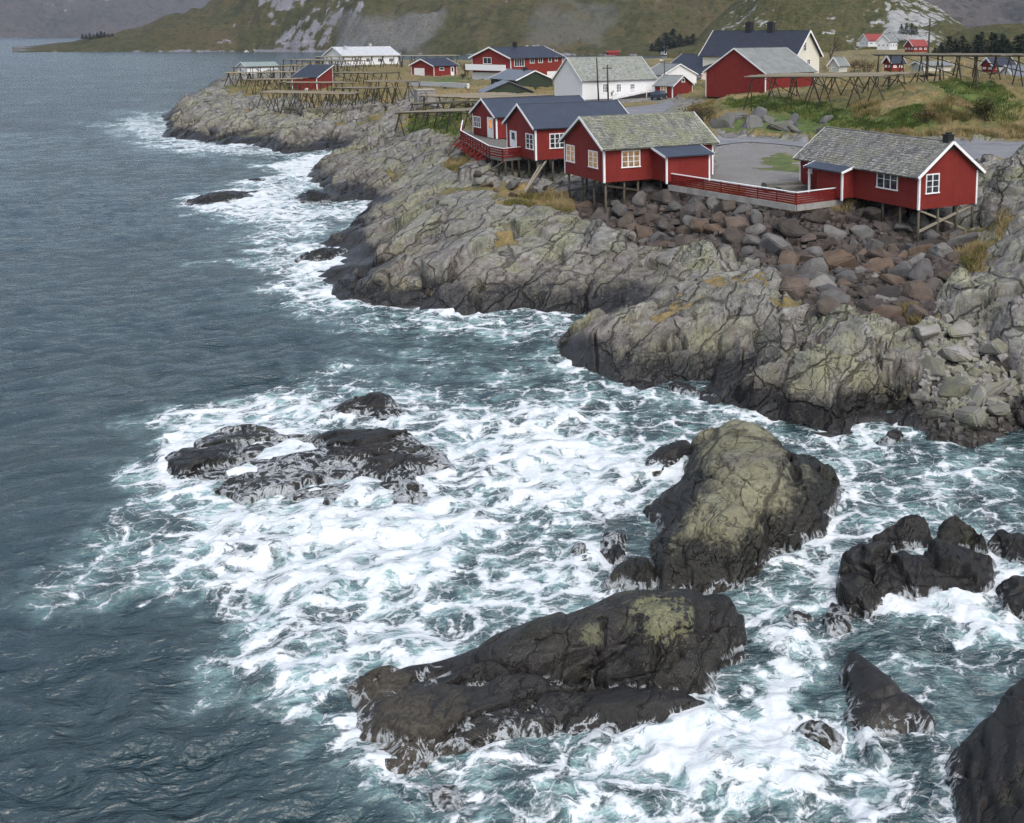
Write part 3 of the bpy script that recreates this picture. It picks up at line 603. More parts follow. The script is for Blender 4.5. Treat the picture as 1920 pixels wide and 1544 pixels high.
sea_rock('nearest low brown rock showing through the bottom surf', [(790, 1492), (812, 1470), (855, 1474), (868, 1498), (835, 1510)], [(830, 1485, .25)], M_WASH, seed=15, step=.04)
sea_rock('tiny round rock in the swirl below the black reef', [(1462, 1158), (1475, 1142, .2), (1505, 1140, .2), (1525, 1158), (1500, 1166)], [(1490, 1150, .35)], M_WET, seed=16, step=.04)
sea_rock('wide low reef swept by white water in the middle of the surf', [(308, 868), (330, 850), (398, 812, .3), (450, 798, .4), (510, 800, .3), (560, 820), (640, 812, .3), (710, 812, .5), (775, 818, .3), (835, 850), (855, 885), (790, 892), (800, 930), (745, 950), (690, 925), (650, 940), (605, 966), (582, 940), (540, 940), (450, 945), (380, 920), (318, 900)],
 [(465, 815, .75), (400, 845, .6), (340, 868, .35), (500, 820, .5), (540, 850, .25), (600, 830, .5), (650, 830, .85), (760, 835, .6), (720, 840, .7), (780, 872, .7), (820, 885, .35), (660, 865, .6), (600, 865, .45), (540, 880, .28), (450, 880, .25), (560, 908, .55), (480, 905, .2), (480, 932, .45), (700, 900, .5), (740, 915, .3), (620, 938, .6), (650, 900, .2), (400, 905, .35)], M_WASH, R(25), .8, .62, .045, seed=17, zp=.62)
sea_rock('dark hump of rock behind the wide low reef', [(588, 778), (640, 757), (690, 742, .3), (730, 742, .5), (758, 768, .3), (766, 790), (735, 797), (692, 784), (640, 786)], [(735, 768, .95), (700, 760, .5), (650, 768, .3)], M_WASH, R(25), .6, .5, .05, seed=18)
sea_rock('flat low skerry ringed by foam off the rocky shore', [(342, 381), (385, 368, .2), (430, 362, .3), (488, 360, .1), (470, 372), (425, 384), (370, 389)], [(400, 374, .5), (440, 368, .5)], M_WET, seed=19, step=.1)
sea_rock('rounded dark rock close in front of the second outcrop', [(550, 376), (565, 363, .5), (590, 360, .8), (612, 366, .4), (624, 380), (592, 385), (560, 383)], [(585, 368, 1.15), (600, 373, .9)], M_WET, seed=20, step=.09)
sea_rock('thin skerry barely showing in the far surf', [(446, 341), (480, 335, .2), (500, 336), (480, 342)], [(475, 338, .3)], M_WET, seed=21, step=.1)
sea_rock('wet broken ledge off the point of the long slab', [(550, 488), (572, 478, .2), (610, 472, .3), (650, 470, .2), (640, 492), (600, 500), (566, 496)], [(580, 485, .4), (620, 482, .5)], M_WASH, seed=22, step=.07, amp=.6)
sea_rock('small brown rock off the tip of the right outcrop', [(1030, 638), (1040, 626, .4), (1062, 627, .5), (1068, 640), (1048, 646)], [(1050, 632, .8)], M_WET, seed=23, step=.06)
sea_rock('pair of low rocks in the gap before the round outcrop', [(1248, 728), (1262, 716, .2), (1290, 718, .3), (1330, 735, .3), (1350, 750), (1300, 742)], [(1265, 722, .4), (1310, 732, .6)], M_WET, seed=24, step=.06)
sea_rock('small pointed rock in the foam below the boulder beach', [(1646, 824), (1662, 806, .4), (1688, 800, .5), (1695, 820), (1670, 832)], [(1672, 812, .7)], M_WET, seed=25, step=.05)

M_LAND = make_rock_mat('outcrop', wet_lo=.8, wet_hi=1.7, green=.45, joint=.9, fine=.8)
OC = 'outcrops along the shore'
def outcrop(label, o, c, seed, ang=R(60), sc=.6, amp=.42, zs=1.): return sea_rock(label, o, c, M_LAND, ang, sc, amp, .055, OC, 'outcrop', seed, 'rock_outcrop', 1.0, zs)
outcrop('big rounded grey green outcrop standing at the water edge', [(1350, 741), (1397, 766), (1465, 783), (1515, 803), (1573, 807), (1589, 790), (1633, 783), (1663, 763), (1700, 748, .6), (1705, 700, 1.8), (1640, 668, 2.5), (1540, 656, 2.9), (1450, 672, 2.4), (1400, 692, 1.8), (1372, 722, .9)], [(1540, 672, 2.9), (1480, 700, 2.3), (1560, 720, 2.1), (1640, 710, 2.2), (1460, 745, 1.2), (1540, 765, 1.1), (1620, 750, 1.2), (1410, 735, 1.1)], 41)
outcrop('rounded cracked knob of rock behind the waterside outcrop', [(1420, 684, 1.0), (1416, 645, 1.8), (1440, 606, 2.6), (1475, 600, 2.9), (1497, 625, 2.6), (1500, 660, 2.0), (1482, 688, 1.5)], [(1455, 620, 2.8), (1460, 655, 2.2)], 42, R(110))
outcrop('broad cracked block of rock below the foot of the rock fill', [(1528, 645, 2.0), (1545, 602, 2.8), (1600, 590, 3.1), (1642, 618, 2.9), (1640, 672, 2.1), (1590, 694, 1.7), (1545, 675, 1.7)], [(1590, 610, 3.1), (1590, 650, 2.4)], 43, R(30))
outcrop('tall smooth pillar of grey rock left of the boulder beach', [(1750, 624, 2.2), (1754, 552, 3.4), (1788, 514, 4.0), (1826, 530, 3.8), (1830, 572, 3.2), (1805, 614, 2.3), (1778, 630, 2.0)], [(1790, 535, 4.0), (1790, 575, 3.2)], 44, R(90), .8, .3)
outcrop('rounded purple grey outcrop at the right edge above the beach', [(1848, 655, 2.2), (1860, 612, 3.0), (1900, 588, 3.7), (1965, 600, 3.7), (1970, 705, 2.1), (1900, 690, 2.0)], [(1900, 615, 3.6), (1920, 650, 2.9)], 45, R(80), .8)
outcrop('pale slanting block between the two big slabs', [(1260, 530, 1.4), (1272, 492, 2.4), (1300, 464, 3.1), (1345, 470, 3.2), (1348, 492, 2.8), (1310, 514, 2.2), (1280, 532, 1.5)], [(1310, 485, 3.0), (1295, 505, 2.3)], 46, R(60))
outcrop('high lichen covered crag right of the stilted cabin', [(1842, 445, 3.8), (1836, 385, 5.6), (1856, 335, 6.5), (1900, 308, 7.0), (2000, 312, 7.2), (2010, 450, 4.6), (1900, 470, 4.0)], [(1880, 370, 6.0), (1900, 340, 6.7), (1900, 420, 5.0), (1960, 380, 6.2)], 47, R(100), .8, .6)
outcrop('smooth brownish slab tipped towards the sea below the front cabin', [(1085, 478, 2.2), (1098, 432, 3.2), (1130, 424, 3.5), (1172, 445, 3.1), (1210, 500, 1.9), (1195, 520, 1.5), (1125, 498, 1.8)], [(1130, 440, 3.4), (1160, 480, 2.5)], 48, R(-30), 1.1, .2)

# ------------------------------------------------------------ the sea
def make_sea_mat():
    n = NT('sea_water'); pos = n.pos
    dens = n.attr('foam'); milk = n.attr('milk')
    wv = n.mix(1., n.noise(pos, .55, 4, .6)[1], (1.6, 1.6, 0), 'MULTIPLY'); p1 = n.vmath('ADD', pos, wv)
    wv2 = n.mix(1., n.noise(pos, 2.4, 3, .6)[1], (.42, .42, 0), 'MULTIPLY'); p2 = n.vmath('ADD', p1, wv2)
    nA, _ = n.noise(pos, .30, 4, .6); nB, _ = n.noise(pos, 1.5, 4, .65); nC, _ = n.noise(p2, 5.5, 4, .7)
    d = n.math('ADD', dens, n.math('ADD', n.math('MULTIPLY', n.math('SUBTRACT', nA, .5), .75), n.math('MULTIPLY', n.math('SUBTRACT', nB, .5), .75)))
    d = n.math('MULTIPLY', d, n.rng(dens, .02, .22))
    # lace: holes between veils (voronoi edges) blurred into swirling streaks (contour lines of twisted noise)
    def edge(sc, w):
        e = n.voro(p2, sc, 'DISTANCE_TO_EDGE', dims='2D')[0]; m = n.math('ABSOLUTE', n.math('SUBTRACT', n.noise(n.map(p1, (1, 1.5, 1), R(-25)), sc * 1.15, 4, .62, 1.3)[0], .5))
        return n.math('ADD', n.math('MULTIPLY', e, 1 - w), n.math('MULTIPLY', m, 1.9 * w))
    e1, e2, e3 = edge(.66, .36), edge(1.8, .36), edge(4.6, .4)
    def lace(e, w0, w1, soft):
        wd = n.rng(d, .06, 1.0, w0, w1, 'LINEAR'); return n.rng(n.math('SUBTRACT', n.math('ADD', e, n.math('MULTIPLY', n.math('SUBTRACT', nC, .5), .05)), wd), -soft, soft, 1, 0)
    l1 = lace(e1, -.04, .225, .05); l2 = lace(e2, -.05, .20, .05); l3 = lace(e3, -.12, .22, .08)
    f = n.math('MAXIMUM', l1, n.math('MULTIPLY', l2, .72)); f = n.math('MAXIMUM', f, n.math('MULTIPLY', l3, .22))
    f = n.math('MULTIPLY', f, n.rng(d, .04, .30)); f = n.math('MULTIPLY', f, n.rng(n.noise(p2, 6, 3, .6)[0], .28, .55, .85, 1.0))
    fr = n.math('MULTIPLY', n.rng(d, .74, 1.25), n.rng(n.noise(n.map(p1, (1, 1.5, 1), R(-30)), .9, 4, .6, .9)[0], .34, .56)); f = n.math('MAXIMUM', f, n.math('MULTIPLY', fr, .97))
    # small whitecap flecks on open water
    deep = n.ramp(n.noise(pos, .05, 3)[0], [(.3, (.012, .031, .037)), (.7, (.024, .048, .054))])
    mk = n.math('MULTIPLY', n.math('ADD', milk, n.math('MULTIPLY', d, .42)), n.rng(n.math('ADD', n.math('MULTIPLY', n.noise(p1, .8, 4, .6, .8)[0], .6), n.math('MULTIPLY', nA, .4)), .42, .62, .06, 1.15)); mk = n.math('MINIMUM', mk, 1.)
    body = n.mix(mk, deep, n.ramp(nB, [(.3, (.10, .215, .215)), (.7, (.36, .52, .52))]))
    col = n.mix(f, body, n.ramp(nB, [(.3, (.51, .57, .595)), (.6, (.64, .67, .69))]))
    rough = n.math('MAXIMUM', n.math('MULTIPLY', f, .75), n.rng(mk, 0, 1, .14, .32))
    q = n.map(pos, (1.0, 1.7, 1.), R(-20))
    def crest(sc, dist): return n.math('SUBTRACT', 1., n.math('ABSOLUTE', n.math('MULTIPLY', n.math('SUBTRACT', n.noise(q, sc, 3, .55, dist)[0], .5), 3.4)))
    h = n.math('ADD', n.math('MULTIPLY', crest(.42, .15), .46), n.math('ADD', n.math('MULTIPLY', crest(1.05, .12), .24), n.math('MULTIPLY', n.noise(q, 4.6, 4, .62, .3)[0], .16)))
    h = n.math('MULTIPLY', h, n.rng(n.noise(pos, .045, 2)[0], .3, .7, .65, 1.15))
    h = n.math('ADD', n.math('MULTIPLY', n.math('SUBTRACT', h, .56), n.rng(f, 0, 1, 1, .16, 'LINEAR')), n.math('MULTIPLY', f, .022))
    n.put(n.b.inputs['IOR'], 1.43)
    n.out(col, rough, n.bump(h, 1., .62), n.rng(f, 0, 1, .85, .15, 'LINEAR'))
    return n.m
MAT_SEA = make_sea_mat()

# foam areas: outline on the water (measured points), strength, softness in metres, milkiness
FOAM = [
 ([(30, 1090), (90, 1010), (200, 930), (215, 850), (300, 790), (450, 735), (560, 690), (650, 655), (720, 690), (800, 715), (900, 710), (980, 740), (1060, 700), (1200, 735), (1330, 762), (1460, 795), (1570, 815), (1500, 850), (1300, 900), (1200, 960), (1100, 1000), (1150, 1110), (900, 1200), (780, 1240), (650, 1290), (640, 1350), (560, 1380), (440, 1310), (440, 1190), (330, 1120), (200, 1130), (90, 1110)], 0.46, 1.6, 0.51),
 ([(380, 955), (600, 965), (700, 960), (850, 930), (900, 1010), (850, 1080), (700, 1110), (500, 1090), (400, 1040)], 0.50, 1.4, 0.90),
 ([(850, 780), (1000, 750), (1180, 770), (1190, 900), (1080, 970), (950, 960), (860, 900)], 0.40, 1.2, 0.54),
 ([(470, 1110), (700, 1120), (900, 1110), (800, 1220), (640, 1280), (520, 1230)], 0.26, 1.2, 0.61),
 ([(330, 770), (520, 740), (600, 800), (480, 800), (330, 850), (230, 880)], 0.30, 1.2, 0.57),
 ([(1480, 850), (1600, 810), (1760, 850), (1930, 880), (2050, 1000), (2050, 1300), (1930, 1270), (1880, 1280), (1780, 1220), (1640, 1190), (1620, 1270), (1500, 1340), (1400, 1360), (1380, 1260), (1400, 1120), (1560, 1010)], 0.46, 1.2, 0.50),
 ([(1620, 1140), (1760, 1135), (1900, 1150), (1900, 1200), (1760, 1190), (1640, 1180)], 0.35, .6, 0.57),
 ([(1380, 1180), (1520, 1190), (1560, 1280), (1500, 1360), (1360, 1350)], 0.39, .8, 0.78),
 ([(650, 1340), (700, 1440), (760, 1480), (830, 1420), (1000, 1395), (1250, 1360), (1380, 1330), (1560, 1370), (1760, 1390), (1790, 1560), (1600, 1700), (700, 1700), (640, 1560), (560, 1430)], 0.46, .9, 0.58),
 ([(1240, 1370), (1440, 1350), (1480, 1420), (1420, 1480), (1260, 1450)], 0.5, .7, 0.90),
 ([(1640, 1400), (1720, 1400), (1740, 1560), (1600, 1620)], 0.35, .5, 0.81),
 ([(640, 1240), (660, 1310), (680, 1420), (640, 1400), (600, 1300)], 0.39, .5, 0.64),
 ([(800, 600), (950, 585), (1100, 592), (1150, 592), (1080, 625), (1050, 650), (1060, 680), (1200, 725), (1330, 745), (1200, 745), (1040, 705), (990, 670), (1000, 630), (870, 625)], 0.34, 1.6, 0.51),
 ([(1340, 745), (1460, 790), (1570, 815), (1640, 795), (1680, 780), (1760, 830), (1920, 830), (1920, 870), (1700, 850), (1500, 830)], 0.32, 1., 0.51),
 ([(440, 540), (560, 500), (640, 555), (740, 580), (860, 598), (860, 625), (700, 600), (560, 570)], 0.53, 2.2, 0.61),
 ([(440, 480), (560, 440), (640, 455), (640, 505), (590, 520), (520, 515)], 0.59, 2.5, 0.94),
 ([(350, 390), (480, 340), (560, 300), (620, 280), (660, 285), (590, 318), (580, 345), (640, 378), (720, 374), (690, 400), (620, 430), (520, 440), (430, 420)], 0.54, 4, 0.74),
 ([(320, 384), (360, 366), (480, 358), (500, 372), (430, 392), (350, 394)], 0.54, 2, 0.61),
 ([(180, 215), (310, 195), (335, 240), (420, 270), (540, 290), (640, 300), (590, 345), (640, 385), (700, 400), (640, 470), (610, 530), (690, 590), (600, 590), (470, 560), (430, 470), (400, 420), (320, 390), (420, 350), (480, 310), (330, 292), (230, 262)], 0.24, 5, 0.3),
 ([(220, 235), (300, 210), (330, 240), (420, 268), (520, 278), (600, 284), (600, 295), (480, 290), (330, 285), (260, 262)], 0.54, 6, 0.74),
 ([(520, 300), (600, 288), (670, 288), (600, 320), (585, 340), (520, 340)], 0.64, 3, 0.88),
 ([(1600, 1185), (1900, 1180), (1930, 1290), (1860, 1320), (1780, 1400), (1760, 1330), (1640, 1230)], 0.26, 0.6, 0.35),
 ([(640, 596), (850, 600), (1050, 600), (1060, 690), (1000, 745), (700, 700)], 0.20, 1.6, 0.30),
]
def rock_field():
    x0, y0, x1, y1, st = -75., 16., 60., 230., .25
    nx, ny = int((x1 - x0) / st), int((y1 - y0) / st)
    X, Y = np.meshgrid(x0 + st * np.arange(nx), y0 + st * np.arange(ny)); F = np.where(np.hypot(X, Y) > RA + 1, height0(X, Y), -3.)
    F = np.where(np.hypot(X, Y) > RA + 1, np.maximum(F, height(X, Y)), F)
    for a, b, c, d, Z in ROCKF:
        k = (X > a) & (X < c) & (Y > b) & (Y < d)
        F[k] = np.maximum(F[k], bil(Z, (Y[k] - b) / (d - b) * (Z.shape[0] - 1), (X[k] - a) / (c - a) * (Z.shape[1] - 1)))
    M = (F > -.05).astype(float)
    def blur(A, r):
        for ax in (0, 1):
            for _ in range(2):
                Cc = np.cumsum(np.pad(A, [(r + 1, r) if i == ax else (0, 0) for i in (0, 1)], mode='edge'), ax)
                n = A.shape[ax]; A = (np.take(Cc, np.arange(2 * r + 1, 2 * r + 1 + n), ax) - np.take(Cc, np.arange(n), ax)) / (2 * r + 1)
        return A
    return (x0, y0, st), blur(M, 2), blur(M, 7)

def build_sea():
    dep = np.linspace(R(47), R(4.6), 930); r1 = CAMH / np.tan(dep); r2 = np.exp(np.linspace(math.log(r1[-1] * 1.01), math.log(9000), 170))
    rr = np.concatenate([r1, r2]); th = np.linspace(R(-44), R(30), 1320)
    T, RR = np.meshgrid(th, rr); X = RR * np.sin(T); Y = RR * np.cos(T)
    x, y, r = X.ravel(), Y.ravel(), RR.ravel()
    keep = np.where(r > RA * 1.02, height0(x, y) < 1.2, True) | (r > 960)
    # wind sea: short-crested waves from several headings
    Z = np.zeros(x.shape); rs = np.random.RandomState(5); loc = .9 + .5 * fbm(x / 30, y / 30, 2, 77)
    wx = 1.3 * fbm(x / 14, y / 14, 2, 78); wy = 1.3 * fbm(x / 14 + 5, y / 14, 2, 79)
    for i in range(26):
        lam = .9 * 1.13 ** i; a = .026 * lam ** .55; hd = R(-35) + rs.randn() * 1.0
        if lam > 6: a *= .36
        k = 2 * math.pi / lam; fade = np.clip((lam / (r * .006 + .15) - 1.5) / 2, 0, 1)
        ph = k * ((x + wx) * math.cos(hd) + (y + wy) * math.sin(hd)) + rs.rand() * 6.28
        Z += a * fade * (2 * (np.sin(ph) * .5 + .5) ** 1.9 - .85)
    Z *= loc * .62
    near = r < 420; foam = np.zeros(x.shape); milk = np.zeros(x.shape)
    xn, yn, rn = x[near], y[near], r[near]
    sc = 1 + rn / 70
    wpx = sc * (.9 * fbm(xn / 3.2, yn / 3.2, 4, 90) + 1.0 * fbm(xn / 9, yn / 9, 2, 94)); wpy = sc * (.9 * fbm(xn / 3.2, yn / 3.2, 4, 91) + 1.0 * fbm(xn / 9, yn / 9, 2, 95))
    fo = np.zeros(xn.shape); mi = np.zeros(xn.shape)
    for pz, s, e, m in FOAM:
        poly = np.array([P3(a, b)[:2] for a, b in pz]); lo = poly.min(0) - 3 * e - 5; hi = poly.max(0) + 3 * e + 5
        k = (xn > lo[0]) & (xn < hi[0]) & (yn > lo[1]) & (yn < hi[1])
        v = sstep(-e, e * 1.3, sdf(xn[k] + wpx[k], yn[k] + wpy[k], poly)); fo[k] += s * v; mi[k] += m * v
    (x0, y0, st), b1, b2 = rock_field()
    i, j = (yn - y0) / st, (xn - x0) / st; ok = (i > 0) & (j > 0) & (i < b1.shape[0] - 1) & (j < b1.shape[1] - 1)
    n1 = np.where(ok, bil(b1, i, j), 0); n2 = np.where(ok, bil(b2, i, j), 0)
    loc2 = .65 + .7 * fbm(xn / 6, yn / 6, 2, 97)
    fo += np.clip(.75 * n1 + .50 * n2, 0, .5) * loc2; mi += .6 * n2
    # breaking water piles up where the surf is whitest
    pile = sstep(.6, .95, fo)
    zz = Z[near]; calm = 1 - .55 * np.clip(n2 * 2, 0, 1)
    turb = .10 * fbm(xn / 1.3, yn / 1.3, 3, 120) + .10 * np.abs(fbm(xn / 2.6, yn / 2.6, 3, 125))
    Z[near] = zz * calm + turb * sstep(.25, .8, fo) + .22 * pile * sstep(0, .4, fbm(xn / 3.4, yn / 3.4, 2, 130) + .25)
    # scattered whitecaps on open water
    crest = sstep(.30, .46, zz) * sstep(.15, .5, fbm(xn / 8, yn / 8, 2, 140)) * .30
    fo = np.maximum(fo, crest * (rn > 45))
    foam[near] = np.clip(fo, 0, 1.25); milk[near] = np.clip(mi, 0, 1)
    sh = X.shape
    me = grid_mesh('sea', X, Y, Z.reshape(sh), keep.reshape(sh), {'foam': foam.reshape(sh), 'milk': milk.reshape(sh)})
    tag(link('sea', me, MAT_SEA), kind='structure')
build_sea()
# ------------------------------------------------------------ hills and mountains
def make_hill_mat(name, grass, rock, rockiness, streak=(1, 1, .25), sc=.03, scree=None):
    n = NT(name); pos = n.pos
    n1, _ = n.noise(pos, sc, 6, .62); n2, _ = n.noise(pos, sc * 6, 5, .6); n3, _ = n.noise(pos, sc * 30, 4, .6)
    stn, _ = n.noise(n.map(pos, streak), sc * 5, 6, .65, 1.)
    g = n.ramp(n.math('ADD', n.math('MULTIPLY', n1, .5), n.math('MULTIPLY', n2, .5)), [(.34, grass[0]), (.46, grass[1]), (.56, grass[2]), (.68, grass[3])])
    n4, _ = n.noise(pos, sc * 11, 5, .7); g = n.mix(n.rng(n4, .50, .64, 0, .8), g, (.024, .026, .013)); g = n.mix(n.rng(n4, .30, .40, .6, 0), g, (.15, .145, .125))
    g = n.mix(n.rng(n3, .35, .7, 0, .55), g, (.030, .034, .014))
    r = n.ramp(n.math('ADD', n.math('MULTIPLY', stn, .65), n.math('MULTIPLY', n3, .35)), rock)
    v = n.math('ADD', n.attr('cliff'), n.math('ADD', n.math('MULTIPLY', n.math('SUBTRACT', n1, .5), 1.8), n.math('ADD', n.math('MULTIPLY', n.math('SUBTRACT', n2, .5), 1.3), n.math('MULTIPLY', n.math('SUBTRACT', stn, .5), 1.2))))
    m = n.rng(v, rockiness, rockiness + .16)
    col = n.mix(m, g, r)
    if scree: col = n.mix(n.math('MULTIPLY', n.attr('scree'), n.rng(n3, .35, .6, .3, 1)), col, scree)
    h = n.math('ADD', n.math('MULTIPLY', n2, .6), n.math('MULTIPLY', n3, .4))
    return n.out(col, .95, n.bump(h, .9, 2.5 if sc < .06 else .8), .15)
RK = [(.30, (.055, .055, .062)), (.42, (.13, .13, .14)), (.55, (.18, .18, .20)), (.7, (.26, .26, .285))]
M_HILL = make_hill_mat('mountain_side', [(.034, .040, .016), (.066, .062, .025), (.092, .074, .034), (.080, .055, .032)], RK, .56, (1, 1, .3), .018, (.13, .13, .128))
M_FAR = make_hill_mat('far_mountain', [(.060, .055, .050), (.085, .072, .068), (.10, .082, .075), (.075, .06, .062)], RK, .56, (1, 1, .3), .006)
M_DOME = make_hill_mat('granite_hill', [(.045, .052, .018), (.080, .080, .030), (.112, .098, .040), (.100, .085, .042)], [(.28, (.09, .09, .095)), (.42, (.21, .215, .215)), (.56, (.32, .33, .325)), (.72, (.46, .47, .47))], .50, (.35, 1, .5), .05)

def bearing(px): return math.atan2((px - PCX) / FPX, _c + .1583 * _s)
def hill(name, mat, base, cap, slope, depth, z0=0., nb=500, nr=170, amp=.16, lam=60, cliff=None, scree=None, seed=0, power=1.):
    """base: (px, radius) foot of the slope; cap: (px, height); slope: (px, steepness)"""
    pxs = np.linspace(base[0][0], base[-1][0], nb); th = np.array([bearing(p) for p in pxs])
    rs = np.interp(pxs, *zip(*base)); cp = np.interp(pxs, *zip(*cap)); sl = np.interp(pxs, *zip(*slope))
    t = np.linspace(0, 1, nr) ** 1.5 * depth
    T = th[None].repeat(nr, 0); D = t[:, None].repeat(nb, 1)
    Rr = rs[None] + D - 12; X = Rr * np.sin(T); Y = Rr * np.cos(T)
    sh = 10 * fbm(X / lam / .6, Y / lam / .6, 3, seed + 3)
    d = np.maximum(D - 12 + sh * .6, -12)
    Z = z0 + (cp - z0)[None] * (1 - np.exp(-np.maximum(d, 0) * sl[None] / np.maximum(cp - z0, .5)[None])) + np.minimum(d, 0) * .4
    rel = np.clip((Z - z0) / 25, 0, 1)
    Z = Z + rel * amp * lam * fbm(X / lam, Y / lam, 5, seed, .52) + .6 * np.clip(rel * 5, 0, 1) * np.abs(fbm(X / 6, Y / 6, 3, seed + 8))
    PX = pxs[None].repeat(nr, 0); C = np.zeros(X.shape); S = np.zeros(X.shape)
    for lst, A in ((cliff, C), (scree, S)):
        for (a, b, za, zb, wgt) in (lst or []):
            q = fbm(X / 50, Y / 50, 3, seed + 6)
            A += wgt * sstep(a - 25, a + 25, PX + q * 40) * sstep(b + 25, b - 25, PX + q * 40) * sstep(za - 4, za + 4, Z + q * 8) * sstep(zb + 5, zb - 5, Z + q * 8)
    C = C + .5 * np.clip(np.abs(np.gradient(Z, axis=0) / np.maximum(np.gradient(D, axis=0), .1)) - .55, 0, 1)
    C = C + .6 * sstep(3.0, .8, Z - z0) * (z0 == 0)
    me = grid_mesh(name, X, Y, Z, None, {'cliff': C, 'scree': S})
    o = link(name, me, mat); tag(o, kind='structure'); return o
hill('mountain', M_HILL, [(20, 1150), (150, 1150), (300, 1120), (480, 1090), (600, 1040), (760, 940), (960, 860), (1150, 850), (1350, 850), (1500, 880)],
     [(20, .6), (60, 1.6), (140, 6), (200, 13), (270, 17), (330, 30), (380, 42), (430, 62), (520, 90), (700, 110), (1000, 110), (1400, 110), (1500, 100)],
     [(20, .2), (140, .35), (300, .5), (440, .65), (500, 1.2), (680, 1.2), (740, .55), (1000, .5), (1500, .5)], 420, cliff=[(500, 690, 3, 90, .42), (440, 500, 1, 14, .35)], scree=[(620, 800, 4, 34, 1.), (1000, 1130, 5, 40, .5)], seed=200)
hill('far_mountain', M_FAR, [(-500, 3700), (0, 3800), (600, 3900)], [(-500, 250), (600, 250)], [(-500, .5), (600, .55)], 1600, lam=260, amp=.12, nb=220, nr=110, seed=210, cliff=[(60, 200, 20, 200, .3)])
hill('inland_mountain', M_FAR, [(1600, 1900), (2600, 1900)], [(1600, 170), (2600, 180)], [(1600, .7), (2600, .7)], 1200, lam=160, amp=.14, nb=220, nr=110, seed=220, cliff=[(1650, 1950, 30, 200, .25)])
hill('granite_hill', M_DOME, [(1250, 600), (1500, 545), (1800, 560), (1950, 620)], [(1250, 7), (1300, 10), (1330, 20), (1370, 33), (1430, 54), (1550, 76), (1640, 66), (1690, 45), (1740, 34), (1785, 25), (1830, 15), (1950, 8)],
     [(1250, .5), (1420, .65), (1950, .6)], 240, z0=7.5, lam=38, amp=.13, nb=420, nr=140, seed=230, cliff=[(1650, 1800, 10, 70, .5), (1330, 1430, 8, 70, .42), (1590, 1690, 12, 28, .35), (1480, 1600, 18, 40, .12)])
hill('low_hill', M_DOME, [(1740, 400), (1820, 385), (1950, 380), (2300, 380)], [(1740, 8), (1768, 13), (1800, 18), (1850, 20.5), (1900, 21.5), (2300, 22)], [(1740, .4), (2300, .45)], 120, z0=8., lam=26, amp=.10, nb=260, nr=90, seed=240, cliff=[(1850, 2000, 15, 30, .2)])

# ------------------------------------------------------------ building materials
def clad(name, col, var=.25, rough=.75, board=.16, groove=.55):
    n = NT(name); u, v, _ = n.sep(n.uv()); k = n.math('DIVIDE', u, board); fr = n.math('FRACT', k); cell = n.math('FLOOR', k)
    wn_ = n.n('TexWhiteNoise', noise_dimensions='1D'); n.put(wn_.inputs['W'], cell)
    gr = n.math('MINIMUM', fr, n.math('SUBTRACT', 1., fr)); g = n.rng(gr, .0, .14, 1, 0)
    nz, _ = n.noise(n.obj(), 1.1, 5, .65); n2, _ = n.noise(n.map(n.uv(), (9, .7, 1)), 2, 4, .6)
    c = n.mix(n.math('MULTIPLY', n.rng(wn_.outputs['Value'], 0, 1, 0, 1, 'LINEAR'), var), col, tuple(x * .62 for x in col))
    c = n.mix(n.rng(nz, .35, .75, 0, var), c, tuple(min(1, x * 1.3 + .012) for x in col))
    c = n.mix(n.rng(n2, .5, .75, 0, .4), c, tuple(x * .55 for x in col))
    c = n.mix(n.math('MULTIPLY', g, groove), c, tuple(x * .25 for x in col))
    h = n.math('SUBTRACT', n.math('MULTIPLY', n2, .2), g)
    return n.out(c, rough, n.bump(h, .6, .03), .3)
def plain(name, col, rough=.6, var=.2, sc=2.5, spec=.4, bump=.2):
    n = NT(name); a, _ = n.noise(n.obj(), sc, 5, .65); b, _ = n.noise(n.obj(), sc * 9, 3, .6)
    c = n.mix(n.rng(a, .3, .75, 0, 1), col, tuple(x * (1 - var) for x in col)); c = n.mix(n.rng(b, .5, .8, 0, var), c, tuple(min(1, x * 1.2) for x in col))
    return n.out(c, rough, n.bump(n.math('ADD', a, b), bump, .02), spec)
def seamed(name, col, gap=.5, rough=.45):
    n = NT(name); u, v, _ = n.sep(n.uv()); k = n.math('FRACT', n.math('DIVIDE', u, gap)); g = n.rng(n.math('ABSOLUTE', n.math('SUBTRACT', k, .5)), .44, .49)
    a, _ = n.noise(n.uv(), .8, 5, .65)
    c = n.mix(n.rng(a, .3, .75), col, tuple(x * 1.45 for x in col)); c = n.mix(n.math('MULTIPLY', g, .45), c, tuple(x * .5 for x in col))
    return n.out(c, rough, n.bump(g, .5, .04), .5)
